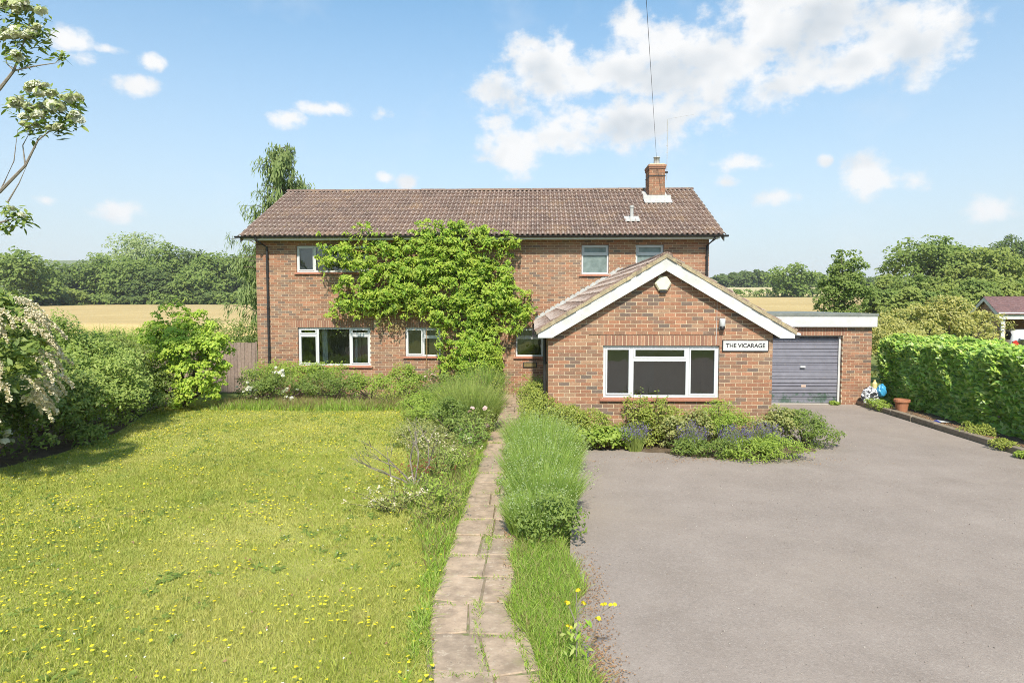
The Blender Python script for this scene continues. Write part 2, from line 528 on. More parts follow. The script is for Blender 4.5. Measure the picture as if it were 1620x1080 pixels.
def grid_sheet(xs, ys, zf):
    X, Y = np.meshgrid(xs, ys)
    Z = zf(X, Y)
    V = np.stack([X, Y, Z], -1).reshape(-1, 3)
    nx, ny = len(xs), len(ys)
    i = np.arange(nx - 1); j = np.arange(ny - 1)
    I, J = np.meshgrid(i, j)
    a = (J * nx + I).ravel()
    return V, np.stack([a, a + 1, a + nx + 1, a + nx], -1)

xs = np.concatenate([-np.geomspace(3500, 20, 34), np.linspace(-16, 16, 9), np.geomspace(20, 3500, 34)])
ys = np.concatenate([[-900, -200, -60, -20], np.linspace(0, 40, 9), np.geomspace(46, 3800, 60)])
def tz(X, Y):
    z = ground_z(X, Y) - .03
    far = np.clip((Y - 60) / 300, 0, 1)
    return z + far * (np.sin(X * .021 + 1.3) * 1.0 + np.sin(X * .0043 + Y * .002) * 3.0) * np.clip((Y - 300) / 500, 0, 1)
V, F = grid_sheet(xs, ys, tz)
me = np_mesh('terrain', V, F)
for p in me.polygons: p.use_smooth = True
tag(new_obj('terrain', me, None, MAT['terrain']), kind='structure')

def field(name, quad, mat, h=.75, n=14):
    """crop sheet standing h above the terrain over the quad (near-left, near-right, far-right, far-left)"""
    q = np.array(quad, float)
    s = np.linspace(0, 1, n); t = np.linspace(0, 1, n)
    S, T = np.meshgrid(s, t)
    P = ((1 - S) * (1 - T))[..., None] * q[0] + (S * (1 - T))[..., None] * q[1] + (S * T)[..., None] * q[2] + ((1 - S) * T)[..., None] * q[3]
    Z = ground_z(P[..., 0], P[..., 1]) + h
    V = np.concatenate([P, Z[..., None]], -1).reshape(-1, 3)
    I, J = np.meshgrid(np.arange(n - 1), np.arange(n - 1))
    a = (J * n + I).ravel()
    F = np.stack([a, a + 1, a + n + 1, a + n], -1)
    edge = V[:n].copy(); edge[:, 2] -= h + .6
    b = len(V)
    V = np.concatenate([V, edge])
    k = np.arange(n - 1)
    F = np.concatenate([F, np.stack([b + k, b + k + 1, k + 1, k], -1)])
    me = np_mesh(name, V, F)
    return tag(new_obj(name, me, None, mat), kind='structure')

field('wheat_field', [(-75, 52), (-14, 52), (-20, 152), (-135, 152)], MAT['wheat'])
field('wheat_field', [(10, 50), (52, 55), (75, 150), (6, 150)], MAT['wheat'])
field('barley_field', [(10, 172), (92, 172), (132, 252), (10, 252)], MAT['wheat_pale'], .6)

# lawn sheet, drive, beds (each a few mm above the one below)
def sheet(name, pts, z, mat, kind='structure', wob=0):
    m = MB()
    q = []
    r_ = random.Random(len(pts))
    for i, (a, b) in enumerate(zip(pts, pts[1:] + pts[:1])):
        L_ = math.hypot(b[0] - a[0], b[1] - a[1])
        k = max(1, int(L_ / .22)) if wob else 1
        for t in range(k):
            w = wob if (t or wob) else 0
            q.append((a[0] + (b[0] - a[0]) * t / k + r_.uniform(-w, w), a[1] + (b[1] - a[1]) * t / k + r_.uniform(-w, w)))
    m.poly([(x, y, z) for x, y in q])
    return tag(m.build(name, mat), kind=kind)
DRIVE = [(.36, -6), (14, -6), (14, 8.5), (9.06, 11.0), (9.06, 18.9), (4.83, 18.9), (4.83, 13.9), (5.0, 13.6), (4.9, 13.2), (4.6, 12.9), (3.7, 12.4), (2.6, 12.8), (1.7, 13.2), (.9, 13.2), (.75, 11.3), (.6, 9.8), (.45, 8), (.36, 6.5)]
sheet('driveway', DRIVE, .012, MAT['asphalt'])
sheet('lawn', [(-9.4, -6), (-.2, -6), (-.2, 3), (-.75, 5), (-1.0, 6.2), (-1.05, 8), (-2.0, 10.5), (-2.4, 14), (-3.4, 17.6), (-7.6, 17.8), (-10.2, 19.5), (-10.2, 17.2), (-9.2, 14.2), (-9.0, 12), (-9.3, 10.8)], .006, MAT['lawn_soil'])
sheet('flower_bed', [(-8.8, 20.6), (-8.8, 18.2), (-7.6, 17.7), (-3.2, 17.5), (-2.3, 14), (-1.9, 10.5), (-1.0, 7.8), (-1.0, 19.4), (-1.0, 20.6)], .008, MAT['soil'])
sheet('flower_bed', [(-.2, 7.7), (.3, 7.7), (.5, 8.4), (.55, 9.8), (.72, 11.3), (.85, 12.9), (1.8, 12.8), (3.7, 12.05), (5.45, 12.8), (5.5, 13.6), (-.2, 13.6)], .016, MAT['soil'], wob=.06)
sheet('flower_bed', [(-.2, 13.6), (.29, 13.6), (.29, 20.59), (-.2, 20.59)], .010, MAT['soil'])
sheet('flower_bed', [(9.28, 9), (12, 9), (12, 22), (9.28, 22)], .07, MAT['soil'])
sheet('shrub_border', [(-20, -4), (-9.2, -4), (-9.1, 11), (-9.0, 12.3), (-9.2, 14.2), (-10.3, 17.3), (-10.3, 19.6), (-20, 20)], .004, MAT['soil'])

# garden path: each slab its own piece
def veer(yy): return max(0, 6.1 - yy) * .11 + max(0, 5.4 - yy) * .10
path = thing('garden_path', None, None)
path['kind'] = 'structure'
ysb = [2, 3, 4, 4.6, 5.2, 5.8, 6.4, 20.55]
m = MB(); m.poly([(-.99 + veer(q), q, .026) for q in ysb] + [(-.18 + veer(q) + max(0, 6.0 - q) * .085, q, .026) for q in ysb[::-1]])
m.build('bedding', MAT['bedding'], path)
slab_rng = random.Random(3)
y = 3.05; row = 0
while y < 20.4:
    ln = .60 if y > 4.5 else .62
    y1 = min(y + ln, 20.5)
    w0, w1 = -.965, -.205 + max(0, 6.0 - y) * .085
    if row % 3 == 0: cuts = [w0, -.52, w1]
    elif row % 3 == 1: cuts = [w0, -.62, w1]
    else: cuts = [w0, -.50, w1]
    if 10.0 < y < 11.2: cuts = [w0, -.40, w1]
    for a, b in zip(cuts[:-1], cuts[1:]):
        g = .007
        j = lambda s=.012: slab_rng.uniform(-s, s)
        sk = j(.06) if y < 6.2 else j(.018)
        pts = [(a + g + j(), y + g + j() + sk), (b - g + j(), y + g + j() - sk), (b - g + j(), y1 - g + j() - sk), (a + g + j(), y1 - g + j() + sk)]
        pts = [(px_ + veer(py_), py_) for px_, py_ in pts]
        zt = .040 + j(.007); tilt = j(.009)
        mm = MB()
        top = [(p[0], p[1], zt + (tilt if i in (1, 2) else 0)) for i, p in enumerate(pts)]
        cx = sum(p[0] for p in pts) / 4; cy = sum(p[1] for p in pts) / 4
        ins = [(cx + (p[0] - cx) * .975, cy + (p[1] - cy) * .975, p[2]) for p in top]
        low = [(p[0], p[1], .0) for p in top]; rim = [(p[0], p[1], p[2] - .009) for p in top]
        mm.add(low + rim + ins, [(0, 1, 5, 4), (1, 2, 6, 5), (2, 3, 7, 6), (3, 0, 4, 7), (4, 5, 9, 8), (5, 6, 10, 9), (6, 7, 11, 10), (7, 4, 8, 11), (8, 9, 10, 11)])
        mm.build('paving_slab', MAT['slab'], path)
    y = y1; row += 1

# kerb along the drive, stone by stone
kerb = thing('kerb', None, None); kerb['kind'] = 'structure'
ky = 8.9
kr = random.Random(2)
while ky < 18.2:
    l = .914
    mm = MB()
    h = .135 + kr.uniform(-.012, .008); dx = kr.uniform(-.012, .012)
    mm.box(9.10 + dx, 9.26 + dx, ky + .008, ky + l - .008, -.02, h)
    mm.build('kerb_stone', MAT['kerb'], kerb, bevel=.015)
    ky += l

# ------------------------------------------------------------------ brickwork
def courses(u0, u1, z0, z1, holes, off=0.0, top=None, ubrick=.225, zc=.075):
    """stretcher bond over u0..u1 x z0..z1 minus holes; top(z) -> (ua, ub) clips gables. Returns (ua,ub,za,zb)"""
    out = []
    r = 0
    z = z0
    while z < z1 - .02:
        zt = min(z + .065, z1)
        lo, hi = u0, u1
        if top:
            lo, hi = top(zt)
            lo, hi = max(lo, u0), min(hi, u1)
        iv = [(lo, hi)] if hi - lo > .05 else []
        for (h0, h1, k0, k1) in holes:
            if zt > k0 + .012 and z < k1 - .012:
                nv = []
                for a, b in iv:
                    if h1 <= a or h0 >= b: nv.append((a, b)); continue
                    if h0 - a > .02: nv.append((a, h0))
                    if b - h1 > .02: nv.append((h1, b))
                iv = nv
        s = off + (ubrick / 2 if r % 2 else 0)
        for a, b in iv:
            k = math.floor((a - s) / ubrick)
            while True:
                p = s + k * ubrick
                q = p + .215
                if p > b: break
                pa, qa = max(p, a), min(q, b)
                if qa - pa > .022:
                    out.append((pa, qa, z, zt))
                k += 1
        z += zc; r += 1
    return out

BRICK_MESH = None
def brick_mesh():
    global BRICK_MESH
    if BRICK_MESH is None:
        mb = MB()
        V = [(0, 0, 0), (1, 0, 0), (1, .1, 0), (0, .1, 0), (0, 0, 1), (1, 0, 1), (1, .1, 1), (0, .1, 1)]
        mb.add(V, ((0, 3, 2, 1), (4, 5, 6, 7), (0, 1, 5, 4), (1, 2, 6, 5), (3, 0, 4, 7)))
        BRICK_MESH = mb.mesh('brick')
        BRICK_MESH.materials.append(MAT['brick'])
    return BRICK_MESH
BOXV = np.array([(0, 0, 0), (1, 0, 0), (1, 1, 0), (0, 1, 0), (0, 0, 1), (1, 0, 1), (1, 1, 1), (0, 1, 1)], float)
BOXF = np.array(((0, 3, 2, 1), (4, 5, 6, 7), (0, 1, 5, 4), (1, 2, 6, 5), (3, 0, 4, 7)))
def brick_mass(bricks, origin, udir, inward, name, parent, mat=None, depth=.1):
    """one mesh of many bricks: origin + u*udir + z*Z, face at the origin plane, body going inward"""
    n = len(bricks)
    b = np.array(bricks, float)
    jit = rng.uniform(-.002, .0015, n)
    u = b[:, 0:1] + (b[:, 1:2] - b[:, 0:1]) * BOXV[:, 0]
    z = b[:, 2:3] + (b[:, 3:4] - b[:, 2:3]) * BOXV[:, 2]
    d = BOXV[:, 1] * depth + jit[:, None]
    ud, iw, og = (np.array(q, float) for q in (udir, inward, origin))
    V = og + u[..., None] * ud + d[..., None] * iw + z[..., None] * np.array([0, 0, 1.])
    F = (BOXF[None] + 8 * np.arange(n)[:, None, None]).reshape(-1, 4)
    me = np_mesh(name, V.reshape(-1, 3), F, True)
    return tag(new_obj(name, me, parent, mat or MAT['brick']), kind='stuff')
def brick_objects(bricks, yface, parent):
    for (a, b, z0, z1) in bricks:
        o = new_obj('brick', brick_mesh(), parent)
        o.location = (a, yface + random.uniform(-.002, .0015), z0)
        o.scale = (b - a, 1, z1 - z0)

def wall_core(x0, x1, y0, y1, z0, z1, holes, name, mat, parent, axis='x'):
    """wall with openings, built from cells without the inner faces"""
    us = sorted({x0, x1} | {h[0] for h in holes} | {h[1] for h in holes})
    zs = sorted({z0, z1} | {h[2] for h in holes} | {h[3] for h in holes})
    us = [u for u in us if x0 <= u <= x1]; zs = [z for z in zs if z0 <= z <= z1]
    def solid(i, k):
        if not (0 <= i < len(us) - 1 and 0 <= k < len(zs) - 1): return False
        c = (us[i] + us[i + 1]) / 2; d = (zs[k] + zs[k + 1]) / 2
        return not any(h[0] < c < h[1] and h[2] < d < h[3] for h in holes)
    mb = MB()
    for i in range(len(us) - 1):
        for k in range(len(zs) - 1):
            if not solid(i, k): continue
            a, b, c, d = us[i], us[i + 1], zs[k], zs[k + 1]
            mb.poly([(a, y0, c), (b, y0, c), (b, y0, d), (a, y0, d)])
            mb.poly([(b, y1, c), (a, y1, c), (a, y1, d), (b, y1, d)])
            if not solid(i - 1, k): mb.poly([(a, y1, c), (a, y0, c), (a, y0, d), (a, y1, d)])
            if not solid(i + 1, k): mb.poly([(b, y0, c), (b, y1, c), (b, y1, d), (b, y0, d)])
            if not solid(i, k - 1): mb.poly([(a, y1, c), (b, y1, c), (b, y0, c), (a, y0, c)])
            if not solid(i, k + 1): mb.poly([(a, y0, d), (b, y0, d), (b, y1, d), (a, y1, d)])
    return mb.build(name, mat, parent)

# ------------------------------------------------------------------ the house
house = thing('brick_house', 'two-storey red brick house with brown tiled roof and a gabled front wing', 'house', (-1.7, 20.6, 0))
HX, HY = -1.7, 20.6
def reparent(o, p):
    o.parent = p
    o.matrix_parent_inverse = Matrix.Translation(-Vector(p.location))
    return o
def hp(o): return reparent(o, house)

WX0, WX1 = -8.7, 5.34          # main block
WIN_MAIN = {'ul': (-7.42, -5.14, 3.825, 4.65), 'gl': (-7.41, -5.13, .90, 2.10), 'gm': (-4.02, -2.92, 1.20, 2.10),
            'gr': (-.57, .28, 1.20, 2.10), 'u3': (1.46, 2.29, 3.75, 4.65), 'u4': (3.12, 3.97, 3.75, 4.65)}
WING_WIN = (1.42, 3.77, .92, 1.99)
WGX0, WGX1, WGY = .29, 4.84, 13.6
APX, APZ, WSL = 2.65, 3.85, .592        # wing apex (tile top) and slope
def grow(h, e=.006): return (h[0] - e, h[1] + e, h[2] - e, h[3] + e)

def holes_with_sill(w, sill=.075): return (w[0], w[1], w[2] - sill, w[3])
mainholes = [holes_with_sill(w) for w in WIN_MAIN.values()]
wall = hp(wall_core(WX0 + .006, WX1 - .006, HY + .0045, HY + .29, -.1, 4.84, [grow(h) for h in mainholes] + [(.30, 4.83, -.1, 2.5)], 'main_wall', MAT['mortar'], None))
# left / right gable walls and the back wall
RIDGE_Y, RIDGE_Z, EAVE_Y, EAVE_Z = 24.4, 6.98, 20.14, 4.93
RSL = (RIDGE_Z - EAVE_Z) / (RIDGE_Y - EAVE_Y)
BACK_Y = 2 * RIDGE_Y - HY
for nm, xa, xb in (('gable_wall', WX0 + .008, WX0 + .28), ('gable_wall', WX1 - .28, WX1 - .008)):
    mb = MB()
    zt = EAVE_Z + (HY - EAVE_Y) * RSL - .12
    mb.prism([(HY + .30, -.1), (BACK_Y - .3, -.1), (BACK_Y - .3, zt), (RIDGE_Y, RIDGE_Z - .12), (HY + .30, zt)], 'x', xa, xb)
    hp(mb.build(nm, MAT['mortar']))
mb = MB(); mb.box(WX0, WX1, BACK_Y - .3, BACK_Y, -.1, 4.84); hp(mb.build('back_wall', MAT['soldier']))
mb = MB(); mb.box(WX0 + .29, WX1 - .29, HY + .3, BACK_Y - .31, 4.70, 4.74); hp(mb.build('upper_ceiling', MAT['plaster']))

sold_main = {'gl': (-7.63, -4.95), 'gm': (-4.2, -2.74), 'gr': (-.75, .28)}
def soldiers(u0, u1, z0, h=.215):
    out = []; u = u0
    while u + .06 <= u1 + .001:
        out.append((u, u + .065, z0, z0 + h)); u += .075
    return out
sold_holes = [(a, b, WIN_MAIN[k][3], WIN_MAIN[k][3] + .225) for k, (a, b) in sold_main.items()]
main_bricks = courses(WX0, WX1, .0, 4.84, mainholes + sold_holes + [(WGX0 - .0, WGX1 + .0, 0, 2.35)], off=WX0)
def under_wing(b):
    x = (b[0] + b[1]) / 2
    return WGX0 < x < WGX1 and b[3] < APZ - WSL * abs(x - APX) - .15
main_bricks = [b for b in main_bricks if not under_wing(b)]
hp(brick_mass(main_bricks, (0, HY, 0), (1, 0, 0), (0, 1, 0), 'front_brickwork', None))
sol = []
for k, (a, b) in sold_main.items():
    sol += soldiers(a, b, WIN_MAIN[k][3] + .004)
hp(brick_mass(sol, (0, HY - .002, 0), (1, 0, 0), (0, 1, 0), 'soldier_course', None, MAT['soldier']))
def gtop(z):
    t = (z - (EAVE_Z - .16)) / RSL + EAVE_Y
    return (t, 2 * RIDGE_Y - t) if z > 4.8 else (-99, 99)
gb = courses(HY + .10, BACK_Y - .1, 0, RIDGE_Z - .2, [], off=HY + .1, top=gtop)
hp(brick_mass(gb, (WX0, 0, 0), (0, 1, 0), (1, 0, 0), 'side_brickwork', None))
hp(brick_mass(gb, (WX1, 0, 0), (0, 1, 0), (-1, 0, 0), 'side_brickwork', None))

# wing walls
def wtop(z):
    t = (APZ - .12 - z) / WSL
    return (APX - t, APX + t)
wh = holes_with_sill(WING_WIN, .055)
wc = wall_core(WGX0 + .006, WGX1 - .006, WGY + .0045, WGY + .28, -.1, 2.42, [grow(wh)], 'wing_wall', MAT['mortar'], None)
hp(wc)
mb = MB(); mb.prism([(WGX0 + .006, 2.421), (WGX1 - .006, 2.421), (APX + .02, APZ - .13), (APX - .02, APZ - .13)], 'y', WGY + .0045, WGY + .28)
hp(mb.build('wing_gable', MAT['mortar']))
for xa, xb in ((WGX0 + .008, WGX0 + .26), (WGX1 - .26, WGX1 - .008)):
    mb = MB(); mb.box(xa, xb, WGY + .281, HY + .29, -.1, 2.38); hp(mb.build('wing_side_wall', MAT['mortar']))
WSOLD = (1.36, 3.84, WING_WIN[3], WING_WIN[3] + .225)
wb = courses(WGX0, WGX1, -.035, APZ - .2, [wh, WSOLD], off=WGX0, top=lambda z: wtop(z) if z > 2.2 else (-99, 99))
wb = [b for b in wb if b[1] - b[0] > .03]
# the 300 that show largest are single bricks: those clear of the planting
cand = sorted([b for b in wb if b[2] > .62 and b[1] - b[0] > .2], key=lambda b: abs(b[2] - 1.75) + .15 * abs((b[0] + b[1]) / 2 - 3.2))
single = set(cand[:300])
for (a, b, z0, z1) in single:
    o = new_obj('brick', brick_mesh(), wc)
    o.location = (a, WGY + random.uniform(-.002, .0015), z0)
    o.scale = (b - a, 1, z1 - z0)
hp(brick_mass([b for b in wb if b not in single], (0, WGY, 0), (1, 0, 0), (0, 1, 0), 'wing_brickwork', None))
SOLD = brick_mesh().copy()
SOLD.materials.clear(); SOLD.materials.append(MAT['soldier'])
for (a, b, z0, z1) in soldiers(1.365, 3.84, WING_WIN[3] + .004):
    o = new_obj('soldier_brick', SOLD, wc)
    o.location = (a, WGY - .002 + random.uniform(-.003, .002), z0); o.scale = (b - a, 1, z1 - z0)
sb = courses(WGY + .10, HY, 0, 2.38, [], off=WGY + .1)
hp(brick_mass(sb, (WGX0, 0, 0), (0, 1, 0), (1, 0, 0), 'wing_side_brickwork', None))
hp(brick_mass(sb, (WGX1, 0, 0), (0, 1, 0), (-1, 0, 0), 'wing_side_brickwork', None))
# the cracked mortar line above the wing window
mb = MB(); mb.box(1.12, 3.86, WGY - .009, WGY - .001, WING_WIN[3] + .2195, WING_WIN[3] + .2255)
hp(mb.build('lintel_edge', MAT['bark']))

# ------------------------------------------------------------------ windows
def window(w, yface, lights, parent, tmat='glass', depth=.05, opener=None):
    """lights: list of (x0,x1,[transom z...]); white frame, panes, clay sill"""
    x0, x1, z0, z1 = w
    root = new_obj('window', None, None)
    root.location = ((x0 + x1) / 2, yface, z0)
    reparent(root, parent)
    ox, oy, oz = root.location
    def bx(mb, a, b, c, d, e, f): mb.box(a - ox, b - ox, c - oy, d - oy, e - oz, f - oz)
    ya, yb = yface + depth, yface + depth + .07
    fw = .052
    mb = MB()
    bx(mb, x0 + .004, x0 + fw, ya, yb, z0 + .004, z1 - .004)
    bx(mb, x1 - fw, x1 - .004, ya, yb, z0 + .004, z1 - .004)
    bx(mb, x0 + fw, x1 - fw, ya, yb, z1 - fw, z1 - .004)
    bx(mb, x0 + fw, x1 - fw, ya, yb, z0 + .004, z0 + fw)
    panes = []
    n = len(lights)
    for i, (a, b, ts) in enumerate(lights):
        aa = a if i else x0 + fw
        bb = b if i < n - 1 else x1 - fw
        if i:
            bx(mb, a - .033, a + .033, ya - .004, yb + .004, z0 + fw, z1 - fw)
            aa = a + .033
        if i < n - 1: bb = b - .033
        zz = [z0 + fw] + sorted(ts) + [z1 - fw]
        for k in range(len(zz) - 1):
            lo = zz[k] + (.03 if k else 0); hi = zz[k + 1] - (.03 if k < len(zz) - 2 else 0)
            if k: bx(mb, aa, bb, ya - .002, yb - .006, zz[k] - .03, zz[k] + .03)
            # sash of an opening light, set a little proud
            s = .034
            if not (i, k) in (opener or []):
                panes.append((aa, bb, lo, hi)); continue
            bx(mb, aa + .003, aa + s, ya - .014, yb - .02, lo + .003, hi - .003); bx(mb, bb - s, bb - .003, ya - .014, yb - .02, lo + .003, hi - .003)
            bx(mb, aa + s, bb - s, ya - .014, yb - .02, hi - s, hi - .003); bx(mb, aa + s, bb - s, ya - .014, yb - .02, lo + .003, lo + s)
            panes.append((aa + s, bb - s, lo + s, hi - s))
    mb.build('frame', MAT['upvc'], root)
    for (a, b, c, d) in panes:
        pm = MB(); bx(pm, a - .006, b + .006, ya + .028, ya + .034, c - .006, d + .006)
        pm.build('pane', MAT[tmat], root)
    sm = MB()
    sx0, sx1 = x0 - .07, x1 + .07
    sy = yface - .055
    pts = [(sy, -.062), (sy, -.028), (yface + depth + .01, -.002), (yface + depth + .01, -.062)]
    sm.prism([(p[0] - oy, p[1]) for p in pts], 'x', sx0 - ox, sx1 - ox)
    sm.build('sill', MAT['sill'], root)
    return root

g = WIN_MAIN['gl']
window(g, HY, [(g[0], -6.80, [1.87]), (-6.80, -5.76, []), (-5.76, g[1], [1.87])], house, opener=[(0, 0), (0, 1), (2, 0), (2, 1)])
g = WIN_MAIN['ul']
window(g, HY, [(g[0], -6.85, []), (-6.85, -5.72, []), (-5.72, g[1], [])], house, opener=[(0, 0), (2, 0)])
g = WIN_MAIN['gm']
window(g, HY, [(g[0], -3.46, []), (-3.46, g[1], [1.79])], house, opener=[(0, 0), (1, 1)])
g = WIN_MAIN['gr']
window(g, HY, [(g[0], g[1], [1.78])], house, opener=[(0, 1)])
for k in ('u3', 'u4'):
    g = WIN_MAIN[k]
    window(g, HY, [(g[0], g[1], [4.36])], house, 'frost', opener=[(0, 1)])
g = WING_WIN
window(g, WGY, [(g[0], 2.01, []), (2.01, 3.14, [1.70]), (3.14, g[1], [])], house, opener=[(0, 0), (1, 1), (2, 0)])

def room(x0, x1, y0, y1, z0, z1, wallm, name='interior_room'):
    mb = MB()
    mb.poly([(x0, y1, z0), (x1, y1, z0), (x1, y1, z1), (x0, y1, z1)])
    mb.poly([(x0, y0, z0), (x0, y1, z0), (x0, y1, z1), (x0, y0, z1)])
    mb.poly([(x1, y1, z0), (x1, y0, z0), (x1, y0, z1), (x1, y1, z1)])
    mb.poly([(x0, y0, z1), (x0, y1, z1), (x1, y1, z1), (x1, y0, z1)])
    hp(mb.build(name, wallm))
    fb = MB(); fb.poly([(x0, y0, z0), (x1, y0, z0), (x1, y1, z0), (x0, y1, z0)]); hp(fb.build('interior_floor', MAT['carpet']))
room(WX0 + .3, -4.5, HY + .292, HY + 3.9, .15, 2.45, MAT['plaster_dark'])
room(-4.49, -2.1, HY + .292, HY + 3.2, .15, 2.45, MAT['plaster_dark'])
room(-2.09, .28, HY + .292, HY + 3.2, .15, 2.45, MAT['plaster_dark'])
room(WX0 + .3, -4.5, HY + .292, HY + 3.9, 2.7, 4.69, MAT['plaster'])
room(1.1, 2.7, HY + .292, HY + 2.5, 2.7, 4.69, MAT['plaster'])
room(2.71, 4.4, HY + .292, HY + 2.5, 2.7, 4.69, MAT['plaster'])
room(WGX0 + .27, WGX1 - .27, WGY + .282, WGY + 4.6, .15, 2.4, MAT['plaster_dark'])
mb = MB(); mb.box(-6.74, -6.58, HY + .31, HY + .36, .95, 2.08); mb.box(-5.70, -5.62, HY + .31, HY + .36, .95, 2.08); hp(mb.build('curtain', MAT['upvc']))
# door frame seen dimly inside
mb = MB(); mb.box(-6.62, -6.40, HY + 3.72, HY + 3.84, .2, 2.15); hp(mb.build('interior_door', MAT['upvc']))
mb = MB(); mb.box(2.7, 3.25, WGY + 4.45, WGY + 4.55, .16, 2.1); hp(mb.build('interior_door', MAT['plaster']))

# ------------------------------------------------------------------ roofs
TW, TG, TL = .306, .378, .43      # tile cover width, gauge, length
def tile_profile():
    # double-roll interlocking tile: two rounded rolls with flat pans
    pts = []
    for k in range(2):
        for t, h in ((0, .0), (.16, .002), (.3, .030), (.42, .050), (.54, .057), (.66, .050), (.8, .026)):
            pts.append(((k + t) * TW / 2, h))
    pts.append((TW, .0))
    return pts
PROF = tile_profile()
def tile_geo():
    n = len(PROF)
    V = [(x, 0, h + .034) for x, h in PROF] + [(x, TL, h + .002) for x, h in PROF] + [(x, .004, h + .034 - .034) for x, h in PROF]
    F = [(i, i + 1, n + i + 1, n + i) for i in range(n - 1)] + [(2 * n + i, 2 * n + i + 1, i + 1, i) for i in range(n - 1)]
    F += [(2 * n, 0, n), (n - 1, 3 * n - 1, 2 * n - 1)]
    return V, F
TV, TF = tile_geo()
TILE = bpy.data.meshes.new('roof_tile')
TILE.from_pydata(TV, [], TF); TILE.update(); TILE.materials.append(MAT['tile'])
TLITWEAR = np.array([max(0, h - .018) / .04 for x, h in PROF] + [max(0, h - .018) / .04 * .25 for x, h in PROF] + [max(0, h - .018) / .04 * .9 for x, h in PROF], np.float32)  # crest paleness by roll height: lit highlights plus weathering, carried as colour
TILE.attributes.new('crest_lit_wear', 'FLOAT', 'POINT').data.foreach_set('value', TLITWEAR)
def roof_tiles(cols, rows, M, single, parent, mass_name):
    """M maps (across, up-slope, out) to the world; tiles for which single(c, r) are objects, the rest one mass"""
    V = np.array(TV); n = len(V)
    allV = []; q4 = np.array([f for f in TF if len(f) == 4]); q3 = np.array([f for f in TF if len(f) == 3])
    F4 = []; F3 = []; k = 0
    for r in range(rows):
        for c in range(cols):
            T = M @ Matrix.Translation((c * TW, r * TG, random.uniform(-.004, .004))) @ Matrix.Rotation(random.uniform(-.012, .012), 4, 'Z') @ Matrix.Rotation(random.uniform(-.012, .006), 4, 'X')
            if single(c, r):
                o = new_obj('roof_tile', TILE, parent)
                o.matrix_local = T
            else:
                A = np.array(T)
                allV.append(V @ A[:3, :3].T + A[:3, 3])
                F4.append(q4 + k * n); F3.append(q3 + k * n); k += 1
    if allV:
        me = np_mesh(mass_name, np.concatenate(allV), [np.concatenate(F4), np.concatenate(F3)], True)
        if len(me.vertices) == len(allV) * n: me.attributes.new('crest_lit_wear', 'FLOAT', 'POINT').data.foreach_set('value', np.tile(TLITWEAR, len(allV)))
        o = new_obj(mass_name, me, parent, MAT['tile'])
        o['kind'] = 'stuff'
def slope_matrix(o, across, up):
    a, u = Vector(across).normalized(), Vector(up).normalized()
    n = a.cross(u)
    return Matrix(((a.x, u.x, n.x, o[0]), (a.y, u.y, n.y, o[1]), (a.z, u.z, n.z, o[2]), (0, 0, 0, 1)))

RX0, RX1 = -9.06, 5.72
ang = math.atan(RSL)
# deck under the tiles
mb = MB()
dk = .05
mb.prism([(EAVE_Y + .10, EAVE_Z + .10 * RSL - dk - .03), (RIDGE_Y, RIDGE_Z - dk - .03), (2 * RIDGE_Y - EAVE_Y - .1, EAVE_Z + .1 * RSL - dk - .03),
          (2 * RIDGE_Y - EAVE_Y - .1, EAVE_Z + .1 * RSL - dk - .07), (RIDGE_Y, RIDGE_Z - dk - .09), (EAVE_Y + .10, EAVE_Z + .10 * RSL - dk - .07)], 'x', RX0 + .03, RX1 - .03)
roof = hp(mb.build('roof', MAT['bark']))
slope_len = math.hypot(RIDGE_Y - EAVE_Y, RIDGE_Z - EAVE_Z)
ROWS = 12
TG = slope_len / ROWS - .002
ncol = int(round((RX1 - RX0) / TW))
TWs = (RX1 - RX0) / ncol
Mf = slope_matrix((RX0, EAVE_Y - .0, EAVE_Z - .045), (1, 0, 0), (0, math.cos(ang), math.sin(ang))) @ Matrix.Diagonal((TWs / TW, 1, 1, 1))
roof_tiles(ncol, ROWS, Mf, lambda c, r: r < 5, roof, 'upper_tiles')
Mb = slope_matrix((RX1, 2 * RIDGE_Y - EAVE_Y, EAVE_Z - .045), (-1, 0, 0), (0, -math.cos(ang), math.sin(ang))) @ Matrix.Diagonal((TWs / TW, 1, 1, 1))
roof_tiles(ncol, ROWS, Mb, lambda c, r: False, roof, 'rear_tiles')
# ridge tiles
def ridge_mesh(ln, r=.11):
    mb = MB(); n = 8
    for t in (0, ln):
        for k in range(n + 1):
            a = math.pi * k / n
            mb.v.append((t, -r * 1.15 * math.cos(a), r * .8 * math.sin(a)))
    for k in range(n): mb.f.append((k, k + 1, n + 2 + k, n + 1 + k))
    mb.f.append(tuple(range(n + 1))); mb.f.append(tuple(range(n + 1, 2 * n + 2))[::-1])
    me = mb.mesh('ridge_tile'); me.materials.append(MAT['tile'])
    return me
RT = ridge_mesh(.44)
x = RX0; i = 0
while x < RX1 - .2:
    o = new_obj('ridge_tile', RT, roof); o.location = (x, RIDGE_Y, RIDGE_Z - .045 + random.uniform(-.006, .006)); x += .448
